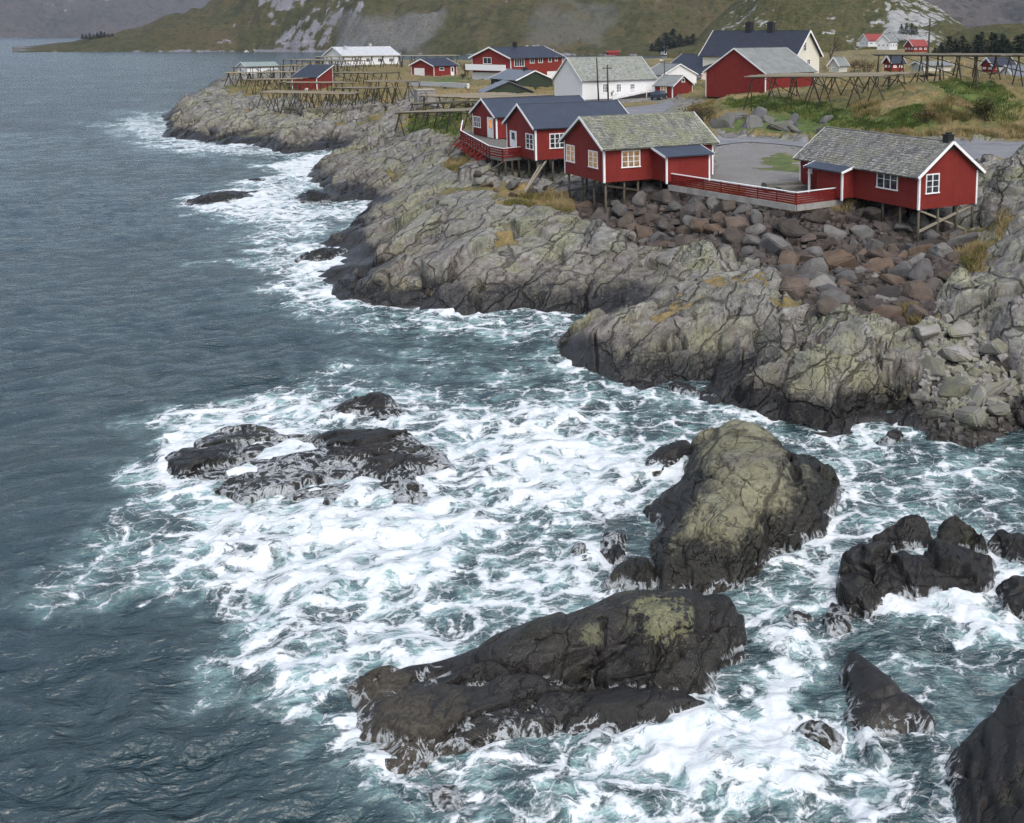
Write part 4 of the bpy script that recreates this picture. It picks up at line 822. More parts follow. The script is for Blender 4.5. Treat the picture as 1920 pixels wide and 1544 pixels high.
def tiled(name, cols, size=.30, rough=.8, lichen=(.20, .205, .13), lich=.55):
    n = NT(name); u, v, _ = n.sep(n.uv()); row = n.math('FLOOR', n.math('DIVIDE', v, size * .72)); off = n.math('MULTIPLY', n.math('MODULO', row, 2.), .5)
    cellx = n.math('FLOOR', n.math('ADD', n.math('DIVIDE', u, size), off))
    cx = n.n('CombineXYZ'); n.put(cx.inputs[0], cellx); n.put(cx.inputs[1], row)
    wn_ = n.n('TexWhiteNoise', noise_dimensions='2D'); n.put(wn_.inputs['Vector'], cx.outputs[0])
    c = n.ramp(wn_.outputs['Value'], cols); a, _ = n.noise(n.obj(), .6, 5, .65); b, _ = n.noise(n.obj(), 5, 4, .65)
    c = n.mix(n.math('MULTIPLY', n.rng(n.math('ADD', n.math('MULTIPLY', a, .6), n.math('MULTIPLY', b, .4)), .44, .62), lich), c, lichen)
    fu = n.math('FRACT', n.math('ADD', n.math('DIVIDE', u, size), off)); fv = n.math('FRACT', n.math('DIVIDE', v, size * .72))
    e = n.math('MAXIMUM', n.rng(n.math('ABSOLUTE', n.math('SUBTRACT', fu, .5)), .42, .5), n.rng(fv, .0, .16, 1, 0))
    c = n.mix(n.math('MULTIPLY', e, .5), c, (.03, .03, .03))
    return n.out(c, rough, n.bump(n.math('ADD', n.math('SUBTRACT', 1., e), n.math('MULTIPLY', b, .5)), .7, .03), .35)
RED = clad('red_boards', (.188, .0185, .0125), .42); REDB = clad('bright_red_boards', (.215, .024, .014)); REDD = clad('dark_red_boards', (.17, .014, .014))
WHITEB = clad('white_boards', (.72, .73, .73), .12, .65, .16, .25); CREAM = clad('cream_boards', (.72, .69, .58), .12, .65, .16, .25); PINK = clad('pale_pink_boards', (.66, .52, .46), .12, .7, .18, .25)
GREENB = clad('dark_green_boards', (.030, .042, .026), .3, .8, .16, .4); GREENG = clad('moss_green_boards', (.050, .056, .036), .3, .8, .16, .3); ORANGE = clad('orange_boards', (.46, .17, .045), .2); BEIGE = clad('beige_boards', (.55, .54, .46), .2)
TRIM = plain('white_paint', (.80, .80, .80), .5, .10, 3.0); CONC = plain('concrete', (.30, .295, .28), .9, .35, 1.5, .2, .6)
NAVY = seamed('navy_metal_roof', (.030, .038, .056)); NAVY2 = tiled('navy_tile_roof', [(.0, (.016, .020, .034)), (1., (.030, .036, .055))], .33, .55, (.04, .045, .06), .2); GREYM = seamed('grey_metal_roof', (.095, .105, .125), .6); FELT = plain('grey_felt_roof', (.20, .215, .21), .9, .3, .8, .2)
SLATE = tiled('slate_roof', [(.0, (.10, .10, .105)), (.35, (.165, .165, .165)), (.7, (.24, .24, .23)), (1., (.31, .30, .27))], .34)
SLATEG = tiled('mossy_slate_roof', [(.0, (.10, .105, .10)), (.4, (.17, .175, .16)), (.7, (.23, .235, .20)), (1., (.31, .31, .26))], .34, .85, (.20, .22, .12), .8)
SLATEF = tiled('worn_slate_roof', [(.0, (.15, .16, .15)), (.5, (.22, .23, .215)), (1., (.29, .30, .28))], .4, .85, (.21, .235, .17), .6)
RTILE = tiled('red_tile_roof', [(.0, (.20, .035, .03)), (1., (.28, .05, .045))], .35, .7, (.2, .05, .05), .2); WROOF = seamed('pale_grey_roof', (.36, .375, .39), .7, .55); GRNROOF = seamed('grey_green_roof', (.17, .21, .20), .7, .6)
BLACK = plain('black_metal', (.012, .012, .013), .45, .2, 4, .5); STEEL = plain('galvanised_steel', (.42, .44, .46), .4, .2, 4, .6)
def wood(name, col, var=.45):
    n = NT(name); a, _ = n.noise(n.map(n.obj(), (6, 6, .6)), 3, 5, .65); r = n.rnd()
    c = n.mix(n.rng(a, .3, .7), col, tuple(x * (1 - var) for x in col)); c = n.mix(n.math('MULTIPLY', r, .5), c, tuple(x * .5 for x in col))
    return n.out(c, .9, n.bump(a, .5, .02), .2)
POLE = wood('weathered_poles', (.125, .115, .085)); POLED = wood('dark_timber', (.070, .062, .046)); POLEL = wood('pale_timber', (.36, .325, .25)); STRAW = wood('sun_bleached_poles', (.31, .275, .205)); DECKW = wood('grey_deck', (.20, .195, .175)); REDW = wood('red_painted_timber', (.20, .018, .014), .3)
def glass_mat(name, lit=0., col=(1, .55, .2)):
    n = NT(name); a, _ = n.noise(n.obj(), 2.2, 3, .6); b, _ = n.noise(n.map(n.obj(), (7, 7, 1)), 1.4, 2)
    c = n.ramp(a, [(.35, (.012, .014, .018)), (.6, (.05, .055, .062)), (.75, (.16, .165, .17))])
    if lit:
        em = n.ramp(n.math('ADD', n.math('MULTIPLY', a, .6), n.math('MULTIPLY', b, .4)), [(.36, (.25, .12, .05)), (.48, (.8, .50, .22)), (.62, (.85, .75, .55))])
        n.put(n.b.inputs['Emission Color'], n.mix(1., em, col, 'MULTIPLY')); n.b.inputs['Emission Strength'].default_value = lit
    return n.out(c, .07, None, .5)
GLASS = glass_mat('window_glass'); LIT = glass_mat('lit_window', .2, (1, .86, .66)); LAMPLIT = glass_mat('orange_lit_window', .55, (1, .5, .16))

# ------------------------------------------------------------ houses
def lenx(Pp, d, px):
    f0 = Pp[1] * _c - (Pp[2] - CAMH) * _s; k = (px - PCX) / FPX
    den = d[0] - k * d[1] * _c
    return (k * f0 - Pp[0]) / den if abs(den) > 1e-6 else 1e9
class House:
    def __init__(s, name, label, cat, A, xl, xw, ytop, yapex, zb, side, W=None, alpha=None, wall=None, roof=None, trim=TRIM, oe=.35, og=.25, group=None,
                 tiles=False, mono=False, barge=True, corners=True, L=None, th=.13, found=0., wh=None, rh=None, bargew=.20, ridge_side=0):
        Pp = P3(*A, zb)
        best = None
        cand = [alpha] if alpha is not None else np.radians(np.arange(8, 88, .25))
        for a in cand:
            d1 = np.array([math.sin(a), math.cos(a)]); d2 = np.array([-math.cos(a), math.sin(a)])   # right-back, left-back
            gd, ld = (d2, d1) if side == 'L' else (d1, d2)
            w = lenx(Pp, gd, xw); l = L or lenx(Pp, ld, xl)
            if W and L and alpha is not None: w = W
            if w < 0 or l < 0: continue
            sc = abs(w - W) if W else 0
            if best is None or sc < best[0]: best = (sc, a, w, l, gd, ld)
        _, s.a, w, l, gd, ld = best; s.W, s.L = (W or w), l
        if abs(s.W - w) > .5: s.W = w
        def hfit(p, y): return next((h for h in np.arange(.5, 25, .02) if proj(p[0], p[1], p[2] + h)[1] < y), 3.)
        s.wh = wh or hfit(Pp, ytop); M = Pp + np.append(gd, 0) * s.W / 2
        s.rh = rh or (hfit(M, yapex) - s.wh if yapex else 1.5)
        ctr = Pp[:2] + gd * s.W / 2 + ld * s.L / 2
        ax = ld if side == 'L' else -ld
        s.yaw = math.atan2(ax[1], ax[0]); s.loc = (ctr[0], ctr[1], zb); s.side = side
        s.root = empty(name, s.loc, s.yaw); tag(s.root, label, cat, group)
        print(name, 'alpha %.0f W %.1f L %.1f wh %.1f rh %.1f r %.0f' % (math.degrees(s.a), s.W, s.L, s.wh, s.rh, Pp[1]))
        L2, W2, h, r = s.L / 2, s.W / 2, s.wh, s.rh; b = MB(); f = found
        if not mono:
            b.poly([(-L2, -W2, f), (L2, -W2, f), (L2, W2, f), (-L2, W2, f), (-L2, -W2, h), (L2, -W2, h), (L2, W2, h), (-L2, W2, h), (-L2, 0, h + r), (L2, 0, h + r)],
                   [(0, 1, 5, 4), (2, 3, 7, 6), (3, 0, 4, 8, 7), (1, 2, 6, 9, 5), (0, 3, 2, 1)])
        else:
            b.poly([(-L2, -W2, f), (L2, -W2, f), (L2, W2, f), (-L2, W2, f), (-L2, -W2, h), (L2, -W2, h), (L2, W2, h + r), (-L2, W2, h + r)],
                   [(0, 1, 5, 4), (2, 3, 7, 6), (3, 0, 4, 7), (1, 2, 6, 5), (0, 3, 2, 1)])
        s.wallo = b.build('wall', wall, s.root)
        if found: MB().box(-L2 + .04, L2 - .04, -W2 + .04, W2 - .04, -.6, f).build('foundation', CONC, s.root)
        m = MB(); s.oe, s.og, s.th = oe, og, th
        def slab(y0, z0, y1, z1):
            n = Vector((0, -(z1 - z0), (y1 - y0))); n = n.normalized() * (1 if n.z > 0 else -1) * th
            p = [(-L2 - og, y0, z0), (L2 + og, y0, z0), (L2 + og, y1, z1), (-L2 - og, y1, z1)]
            q = [(x, y + n.y, z + n.z) for x, y, z in p]
            fs = [(0, 3, 2, 1), (4, 5, 6, 7), (0, 1, 5, 4), (1, 2, 6, 5), (2, 3, 7, 6), (3, 0, 4, 7)]
            if y0 > y1: fs = [t[::-1] for t in fs]
            m.poly(p + q, fs)
        if not mono:
            k = r / W2; zo = h - oe * k + .01
            slab(-W2 - oe, zo, 0, h + r + .01); slab(W2 + oe, zo, 0, h + r + .01)
            m.bar((-L2 - og, 0, h + r + th), (L2 + og, 0, h + r + th), .24, .09)
            if tiles: s.tiles(m, k)
        else:
            k = r / s.W; slab(-W2 - oe, h - oe * k + .01, W2 + oe, h + r + oe * k + .01)
        s.roofo = m.build('roof', roof, s.root)
        if barge and not mono:
            for sx in (-1, 1):
                for sy in (-1, 1):
                    x = sx * (L2 + og + .02); q = MB(); e = .05
                    a1 = Vector((x, sy * (W2 + oe + .03), zo + th * .5)); a2 = Vector((x, 0, h + r + th * .5 + .03))
                    q.bar(a1, a2, .045, bargew, (0, 0, 1)); q.build('barge_board', trim, s.root)
        elif barge:
            for sx in (-1, 1):
                x = sx * (L2 + og + .02); MB().bar((x, -W2 - oe, h - oe * k + .05), (x, W2 + oe, h + r + oe * k + .05), .05, bargew).build('barge_board', trim, s.root)
        if corners:
            for sx in (-1, 1):
                for sy in (-1, 1):
                    x, y = sx * L2, sy * W2; top = h if not (mono and sy > 0) else h + r; q = MB(); t = .13; d = .022
                    q.box(min(x + sx * d, x - sx * t), max(x + sx * d, x - sx * t), min(y + sy * d, y - sy * t), max(y + sy * d, y - sy * t), f - .03, top - .02); q.build('corner_board', trim, s.root)
    def tiles(s, m, k):
        W2, L2 = s.W / 2, s.L / 2; wdt, exp_ = .34, .245; sl = math.hypot(1, k); slope_len = (W2 + s.oe) * sl
        nv = int(slope_len / exp_); nu = int((s.L + 2 * s.og) / wdt); rg = random.Random(3)
        for sy in (-1, 1):
            nrm = Vector((0, sy * k, 1)).normalized(); up = Vector((0, -sy, k)).normalized(); o = Vector((-L2 - s.og, sy * (W2 + s.oe), s.wh - s.oe * k)) + nrm * (s.th + .012)
            for j in range(nv):
                for i in range(nu + 1):
                    u = (i - (.5 if j % 2 else 0)) * wdt; u0, u1 = max(u + .008, 0), min(u + wdt - .008, s.L + 2 * s.og)
                    if u1 - u0 < .08: continue
                    v0 = j * exp_ - .03 + rg.uniform(-.012, .012); v1 = v0 + exp_ + .02; um = (u0 + u1) / 2; lift = .038 + rg.uniform(-.012, .02)
                    def pt(uu, vv, ww): return o + Vector((uu, 0, 0)) + up * vv + nrm * ww
                    top = [pt(u0, v0 + .07, lift), pt(um, v0 - .03, lift), pt(u1, v0 + .07, lift), pt(u1, v1, .01), pt(u0, v1, .01)]
                    bot = [p - nrm * .03 for p in top[:3]]
                    fs = [(0, 1, 2, 3, 4), (5, 6, 1, 0), (6, 7, 2, 1)]
                    if sy > 0: fs = [t[::-1] for t in fs]
                    m.poly(top + bot, fs)
    # where a line of sight meets a wall, in the wall's own coordinates (along, height)
    def hit(s, wl, px, py, off=0.):
        d = np.array(ray(px, py)); c, sn = math.cos(s.yaw), math.sin(s.yaw)
        o = np.array([-s.loc[0], -s.loc[1], CAMH - s.loc[2]]); ol = np.array([o[0] * c + o[1] * sn, -o[0] * sn + o[1] * c, o[2]]); dl = np.array([d[0] * c + d[1] * sn, -d[0] * sn + d[1] * c, d[2]])
        ax, val = {'F': (1, -s.W / 2 - off), 'B': (1, s.W / 2 + off), 'L': (0, -s.L / 2 - off), 'R': (0, s.L / 2 + off)}[wl]
        t = (val - ol[ax]) / dl[ax]; p = ol + dl * t
        return (p[1 - ax], p[2])
    def place(s, wl, u, z, out=0.):
        x0 = {'F': (u, -s.W / 2 - out), 'B': (u, s.W / 2 + out), 'L': (-s.L / 2 - out, u), 'R': (s.L / 2 + out, u)}[wl]
        return (x0[0], x0[1], z), {'F': 0, 'B': math.pi, 'L': -math.pi / 2, 'R': math.pi / 2}[wl]
    def win(s, wl, x0, y0, x1, y1, cols=2, rows=2, lit=None, fr=.085, name='window', label=None, off=0., trim=TRIM):
        xm, ym = (x0 + x1) / 2, (y0 + y1) / 2
        ua = s.hit(wl, x0, ym, off)[0]; ub = s.hit(wl, x1, ym, off)[0]; zb = s.hit(wl, xm, y1, off)[1]; zt = s.hit(wl, xm, y0, off)[1]
        return s.window(wl, (ua + ub) / 2, (zb + zt) / 2, abs(ub - ua), zt - zb, cols, rows, lit, fr, name, label, off, trim)
    def window(s, wl, u, z, w, h, cols=2, rows=2, lit=None, fr=.085, name='window', label=None, off=0., trim=TRIM):
        pos, yw = s.place(wl, u, z, off); q = MB(); a, b = w / 2, h / 2
        q.box(-a, a, -.06, .0, b - fr, b).box(-a - .05, a + .05, -.09, .0, -b - .02, -b + fr * .8).box(-a, -a + fr, -.058, .0, -b + fr * .8, b - fr).box(a - fr, a, -.058, .0, -b + fr * .8, b - fr)
        iw, ih = w - 2 * fr, h - 1.8 * fr
        for i in range(1, cols):
            x = -a + fr + iw * i / cols; t = .04; q.box(x - t, x + t, -.05, -.001, -b + fr * .8, b - fr)
        for j in range(1, rows):
            zz = -b + .8 * fr + ih * j / rows; q.box(-a + fr, a - fr, -.042, -.002, zz - .018, zz + .018)
        o = q.build(name, trim, s.root); o.location = pos; o.rotation_euler = (0, 0, yw)
        g = MB().poly([(-a + fr * .7, -.018, -b + fr * .6), (a - fr * .7, -.018, -b + fr * .6), (a - fr * .7, -.018, b - fr * .7), (-a + fr * .7, -.018, b - fr * .7)], [(0, 1, 2, 3)]).build('pane', lit or GLASS, o)
        if label: o['label'] = label
        return o
    def door(s, wl, x0, y0, x1, y1, mat=TRIM, glass=None, name='door', trim=TRIM, off=0.):
        xm, ym = (x0 + x1) / 2, (y0 + y1) / 2
        ua = s.hit(wl, x0, ym, off)[0]; ub = s.hit(wl, x1, ym, off)[0]; zb = s.hit(wl, xm, y1, off)[1]; zt = s.hit(wl, xm, y0, off)[1]
        pos, yw = s.place(wl, (ua + ub) / 2, (zb + zt) / 2, off); a, b = abs(ub - ua) / 2, (zt - zb) / 2; t = min(.1, a * .25); q = MB()
        q.box(-a, -a + t, -.06, 0, -b, b).box(a - t, a, -.06, 0, -b, b).box(-a + t, a - t, -.06, 0, b - t, b)
        q.box(-a + t, a - t, -.035, 0, -b, b - t); o = q.build(name, mat, s.root); o.location = pos; o.rotation_euler = (0, 0, yw)
        if glass: MB().poly([(-a * .5, -.045, -b * .05), (a * .5, -.045, -b * .05), (a * .5, -.045, b * .78), (-a * .5, -.045, b * .78)], [(0, 1, 2, 3)]).build('pane', glass, o)
        MB().box(a * .45, a * .62, -.09, -.035, -b * .12, -b * .04).build('handle', BLACK, o)
        return o
    def chimney(s, px, py, w=.6, d=None, h=1., mat=BLACK, x=None, cap=True, y=0.):
        if x is None:
            x = 0; best = 1e9
            for t in np.linspace(-s.L / 2, s.L / 2, 200):
                p = s.world((t, y, s.wh + s.rh)); e = abs(proj(*p)[0] - px)
                if e < best: best, x = e, t
        zt = s.wh + s.rh - abs(y) * s.rh / (s.W / 2); q = MB(); d = d or w
        q.box(x - w / 2, x + w / 2, y - d / 2, y + d / 2, zt - .5, zt + h)
        if cap: q.box(x - w / 2 - .05, x + w / 2 + .05, y - d / 2 - .05, y + d / 2 + .05, zt + h, zt + h + .07).box(x - w * .28, x + w * .28, y - d * .28, y + d * .28, zt + h + .07, zt + h + .2)
        return q.build('chimney', mat, s.roofo)
    def world(s, p):
        c, sn = math.cos(s.yaw), math.sin(s.yaw); return (s.loc[0] + p[0] * c - p[1] * sn, s.loc[1] + p[0] * sn + p[1] * c, s.loc[2] + p[2])
    def local(s, P):
        c, sn = math.cos(s.yaw), math.sin(s.yaw); x, y = P[0] - s.loc[0], P[1] - s.loc[1]; return (x * c + y * sn, -x * sn + y * c, P[2] - s.loc[2])
    def stilt(s, x, y, z=0., r=.095, mat=POLE, name='stilt'):
        g = s.world((x, y, 0)); zg = float(height(g[0], g[1])) - .3
        if zg - s.loc[2] > z - .3: return
        MB().tube([(x, y, zg - s.loc[2]), (x + .02, y, z - .003)], [r * 1.1, r], 8).build(name, mat, s.root, True)
    def brace(s, a, b, w=.16, mat=POLED): MB().bar(a, b, w, w * .8).build('brace', mat, s.root)

cab = 'waterside fishing cabins'
h3 = House('cabin', 'red cabin on stilts with mossy slate roof and warm lit windows', 'cabin', (1132.5, 343), 1337, 1059, 277.8, 223, 6.2, 'L', alpha=bearing(4700), wall=RED, roof=SLATEG, tiles=True, oe=.42, og=.32, group=cab)
h3.win('L', 1062.5, 272, 1077.5, 304, 2, 3, LIT); h3.win('L', 1104, 283, 1121, 315, 2, 3, LIT); h3.win('F', 1165, 282, 1200, 314, 3, 3, LIT)
h4 = House('cabin', 'red cabin on stilts with grey slate roof and small black chimney', 'cabin', (1722, 394), 1499, 1831, 329, 269, 5.8, 'R', alpha=R(58), wall=RED, roof=SLATE, tiles=True, oe=.38, og=.32, group=cab)
h4.win('F', 1644.5, 318, 1684, 355, 3, 2); h4.win('R', 1735.5, 326, 1760.5, 363, 2, 3); h4.chimney(1778, 255, .55, .55, .55)
h2 = House('cabin', 'red cabin with navy roof and half glazed door, nearer of the two', 'cabin', (1004.6, 301), 1185, 951, 241, 198, 6.5, 'L', alpha=bearing(4700), wall=RED, roof=NAVY, oe=.3, og=.3, group=cab)
h2.door('L', 957, 245.5, 968.8, 276, glass=GLASS); h2.win('L', 986.5, 251, 1000.5, 280, 2, 3); h2.win('F', 1030, 250, 1068, 278, 4, 3)
h1 = House('cabin', 'red cabin with navy roof and orange lit door, farther one on the deck', 'cabin', (931, 260.5), 1110, 887, 220, 187.6, 6.5, 'L', alpha=bearing(4700), wall=RED, roof=NAVY, oe=.3, og=.3, group=cab)
h1.win('L', 889, 218.5, 901, 239, 3, 2); h1.door('L', 914.5, 220.5, 925, 258.5, glass=LAMPLIT)

def porch(h, x0, x1, dep, zr0, zr1, mat=RED, open_left=False, roof=NAVY, ov=.3):
    """lean-to porch against the front wall; local x0..x1, depth dep, roof from zr1 at the wall down to zr0"""
    y0 = -h.W / 2; y1 = y0 - dep; xa = x0 + (1.0 if open_left else 0)
    q = MB().poly([(xa, y0 - .005, 0), (x1, y0 - .005, 0), (x1, y1, 0), (xa, y1, 0), (xa, y0 - .005, zr1), (x1, y0 - .005, zr1), (x1, y1, zr0), (xa, y1, zr0)], [(3, 2, 6, 7), (0, 3, 7, 4), (2, 1, 5, 6), (4, 7, 6, 5), (0, 1, 2, 3)])
    w_ = q.build('porch_wall', mat, h.root)
    k = (zr1 - zr0) / dep; m = MB(); t = .1
    p = [(x0 - ov, y1 - ov, zr0 - ov * k + .01), (x1 + ov, y1 - ov, zr0 - ov * k + .01), (x1 + ov, y0 - .004, zr1 + .01), (x0 - ov, y0 - .004, zr1 + .01)]
    m.poly(p + [(a, b, c + t) for a, b, c in p], [(0, 3, 2, 1), (4, 5, 6, 7), (0, 1, 5, 4), (1, 2, 6, 5), (2, 3, 7, 6), (3, 0, 4, 7)])
    m.build('porch_roof', roof, h.root)
    for x in (x0 - ov - .02, x1 + ov + .02): MB().bar((x, y1 - ov, zr0 - ov * k + .04), (x, y0 - .03, zr1 + .04), .045, .17).build('barge_board', TRIM, h.root)
    for x in (x0, x1): MB().box(x - .07, x + .07, y1 - .03, y1 + .1, -.15, zr0 - .02).build('corner_board', TRIM, h.root)
    return w_
a = h3.local(P3(1250.4, 342, 6.2)); b = h3.local(P3(1306.4, 330.5, 6.2)); print('porch3', a, b, h3.L, h3.W)
porch(h3, a[0], min(b[0], h3.L / 2 - .8), max(1.2, min(-h3.W / 2 - a[1], 2.4)), 2.05, 2.62)
a = h4.local(P3(1581.7, 372.5, 5.8)); b = h4.local(P3(1524, 360, 5.8)); print('porch4', a, b, h4.L, h4.W)
porch(h4, b[0], a[0], max(1.2, min(-h4.W / 2 - a[1], 2.4)), 2.0, 2.36, open_left=True)
h4.win('F', 1516.5, 303, 1523, 325, 1, 2); 
# stilts and struts under the cabins
for (h, xs, ys) in ((h3, (-.5, -.33, -.2, .02), (-.5, -.2, .12, .5)), (h2, (-.5, -.34, -.18, .15), (-.5, -.2, .2, .5)), (h1, (-.5, -.3, -.1), (-.5, -.1, .3)), ):
    for fx in xs:
        for fy in ys: h.stilt(fx * (h.L - .5), fy * (h.W - .5), 0)
for fx in (.5, .36, .22): 
    for fy in (-.5, -.15, .2, .5): h4.stilt(fx * (h4.L - .4), fy * (h4.W - .4), 0)
def zloc(h, x, y, up=0.): g = h.world((x, y, 0)); return float(height(g[0], g[1])) - h.loc[2] + up
L2, W2 = h3.L / 2 - .25, h3.W / 2 - .25
h3.brace((-L2, -W2 - .1, -.15), (-L2, W2, zloc(h3, -L2, W2, .6)), .2); h3.brace((-L2 + .1, -W2, -.3), (-.2 * h3.L, -W2, zloc(h3, -.2 * h3.L, -W2, .9)), .2)
h3.brace((-L2 + .1, -W2 + .3, zloc(h3, -L2, -W2, 1.0)), (-.2 * h3.L, -.05 * h3.W, -.6), .18)
L4, W4 = h4.L / 2 - .2, h4.W / 2 - .2
h4.brace((L4, -W4, zloc(h4, L4, -W4, .9)), (L4, W4, -.1), .17, POLEL); h4.brace((L4, -W4 + .1, -.1), (L4 - .3, W4 - .4, -1.9), .17, POLEL)
L5, W5 = h2.L / 2 - .25, h2.W / 2 - .25
h2.brace((-L5 + .9, -W5, -.1), (-L5 - 2.4, -W5 - 2.6, zloc(h2, -L5 - 2.4, -W5 - 2.6, 0)), .14, POLEL); h2.brace((-L5 + .5, -W5 + .3, -.4), (-L5 - 2.2, -W5 - 2.2, zloc(h2, -L5 - 2.2, -W5 - 2.2, 0)), .14, POLEL)
h2.brace((.2 * h2.L, -W5 - .2, -.2), (-.1 * h2.L, -W5 - 1.6, zloc(h2, -.1 * h2.L, -W5 - 1.6, 0)), .16, STEEL)
# ------------------------------------------------------------ the other buildings
def gz(px, py): return float(spot(px, py)[2])
hall = House('hall', 'white boarded hall with mossy slate roof and an access ramp', 'hall', (1092.6, 187.6), 1228, 1040.5, 151, 109.5, 6.5, 'L', W=9.5, wall=WHITEB, roof=SLATEF, oe=.35, og=.3)
for a in (1134.5, 1160, 1185.7): hall.win('F', a - 4.8, 157, a + 4.8, 174, 3, 3, fr=.12)
hall.door('F', 1204.5, 159, 1216, 186, mat=TRIM)
# the ramp in front of its door
def ramp():
    u = hall.hit('F', 1210, 186)[0]; r = empty('access_ramp', hall.world((u, -hall.W / 2 - 1.3, 0)), hall.yaw); tag(r, 'white railed wooden ramp leading up to the hall door', 'ramp')
    x0, x1, x2 = -8.2, 2.6, -1.2; z0, z1 = .1, 1.1
    MB().poly([(x0, -.8, z0), (x2, -.8, z1), (x1, -.8, z1), (x1, 1.2, z1), (x2, 1.2, z1), (x0, 1.2, z0), (x0, -.8, z0 - .15), (x2, -.8, z1 - .15), (x1, -.8, z1 - .15), (x1, 1.2, z1 - .15), (x2, 1.2, z1 - .15), (x0, 1.2, z0 - .15)],
              [(0, 1, 4, 5), (1, 2, 3, 4), (6, 7, 1, 0), (7, 8, 2, 1), (8, 9, 3, 2), (11, 10, 7, 6), (10, 9, 8, 7)]).build('platform', TRIM, r)
    for nm, pts in (('railing', [(x0, -.8, z0), (x2, -.8, z1), (x1, -.8, z1)]), ('railing', [(x1, -.8, z1), (x1, 1.2, z1)])):
        q = MB()
        for a, b in zip(pts[:-1], pts[1:]):
            for k in (.2, .45, .7, .95): q.bar((a[0], a[1], a[2] + k), (b[0], b[1], b[2] + k), .05, .17)
        q.build(nm, TRIM, r)
    for x in (x0, x2, x1 - .05): MB().bar((x, -.8, -.3), (x, -.8, (z0 if x == x0 else z1) + 1.), .13).build('post', TRIM, r)
ramp()

red2 = House('house', 'large red two storey house with navy roof and white balcony', 'house', (958.5, 152), 1055, 886, 109.5, 90, 5.6, 'L', W=14, wall=REDB, roof=NAVY2, oe=.6, og=.7, bargew=.35)
red2.win('L', 906, 108, 921.5, 120, 2, 1, fr=.14); red2.win('F', 964, 110.5, 983, 125, 4, 1, fr=.14); red2.win('F', 993.5, 109, 1002, 119, 2, 1, fr=.14); red2.win('F', 1009, 108.5, 1017.5, 118.5, 2, 1, fr=.14); red2.win('F', 1028, 107, 1034, 117, 1, 1, fr=.14); red2.win('F', 1040, 106, 1045, 115, 1, 1, fr=.14)
red2.chimney(965.6, 86, .9, .9, 1.3); red2.chimney(988, 80, .7, .7, 1.0, STEEL, y=2.); red2.chimney(1001, 80, .7, .7, 1.0, STEEL, y=2.)
def balcony(h):
    L2, W2 = h.L / 2, h.W / 2; zl = h.hit('L', 915, 130)[1]
    MB().box(-L2 - 1.6, -L2 - .01, -W2 + .3, W2 + .8, zl - .25, zl).build('balcony_floor', TRIM, h.root)
    MB().box(-L2 - 1.7, -L2 - 1.55, -W2 + .3, W2 + .8, zl - .3, zl + 1.25).build('balcony_rail', TRIM, h.root)
    MB().box(-L2 - .05, -L2 + .3, -W2 - .04, W2 + .04, -.3, zl - .9).build('plinth', WHITEB, h.root)
    MB().box(L2 - 6.2, L2 + .06, -W2 - .06, -W2 + .3, -.3, 2.0).build('plinth', WHITEB, h.root)
balcony(red2)
grn = House('house', 'dark green house with grey metal roof and white bargeboards', 'house', (969.4, 172), 921, 1036.6, 151, 134, 6.0, 'R', W=8.2, wall=GREENB, roof=GREYM, oe=.35, og=.3, corners=False)
grn.win('F', 928.5, 155, 937.5, 168.5, 1, 1, fr=.1); grn.win('F', 951.5, 157, 961, 170.5, 2, 1, fr=.1); grn.chimney(985, 128, .9, .8, .5)
ann = House('annex', 'low dark green annex with grey roof and a row of white panes', 'annex', (908, 193), 862, 934, 174, 154, 5.4, 'R', W=9.0, L=6.5, alpha=R(72), barge=False, wall=GREENB, roof=GREYM, oe=.3, og=.3, corners=False)
ann.win('F', 869, 180, 895, 189, 5, 1, fr=.12)
gar = House('garage', 'red shed with white garage door and dark slate roof', 'shed', (814, 145), 857, 772, 124, 112, 5.0, 'L', W=10, wall=REDB, roof=NAVY2, oe=.5, og=.6, bargew=.3)
gar.door('L', 777, 128, 796, 146.5, name='garage_door'); gar.win('F', 824, 126.5, 832.5, 132.5, 1, 1, fr=.16); gar.door('F', 845, 125, 851.5, 143.5, glass=GLASS)
bth = House('boathouse', 'red boathouse with low pitched dark roof among the drying racks', 'boathouse', (595, 171), 548.5, 625, 151, None, 4.0, 'R', W=11, wall=REDB, roof=NAVY2, oe=.3, og=.3, mono=True, rh=2.6, wh=3.2)
bth.door('F', 572, 165.5, 578, 175, name='door')
fw1 = House('house', 'small white house with grey green roof at the far point', 'house', (464, 139), 522, 446, 126.5, 117.8, 3.6, 'L', W=9, wall=WHITEB, roof=GRNROOF, oe=.4, og=.5, bargew=.3, corners=False)
fw1.win('F', 480, 129.5, 485, 132.5, 1, 1, fr=.15); fw1.win('F', 501, 129, 508, 132, 2, 1, fr=.15)
fw2 = House('house', 'long white house with pale grey roof behind the drying racks', 'house', (647, 125), 748, 609, 106, 89, 4.6, 'L', W=17, wall=WHITEB, roof=WROOF, oe=.6, og=.8, bargew=.45, corners=False)
fw2.chimney(694, 83, .9, .9, 1.3, STEEL); fw2.chimney(649, 92, 1.2, 1.2, 1.4, STEEL, y=-2.5, x=-fw2.L / 2 + 3.5)
for a in (668, 690, 712, 733): fw2.win('F', a - 4, 109, a + 4, 117, 2, 1, fr=.2)
wht = House('house', 'cream house with black tiled roof and two black chimneys', 'house', (1491, 152), 1318, 1535, 103, 59, 7.6, 'R', W=10.5, wall=CREAM, roof=NAVY2, oe=.7, og=.7, bargew=.4)
wht.win('R', 1506, 79, 1512, 96, 2, 3, fr=.13); wht.win('R', 1513, 111, 1519, 121, 2, 2, fr=.13); wht.chimney(1405, 50, 1.5, 1.2, 1.9); wht.chimney(1446, 50, 1.4, 1.2, 1.9)
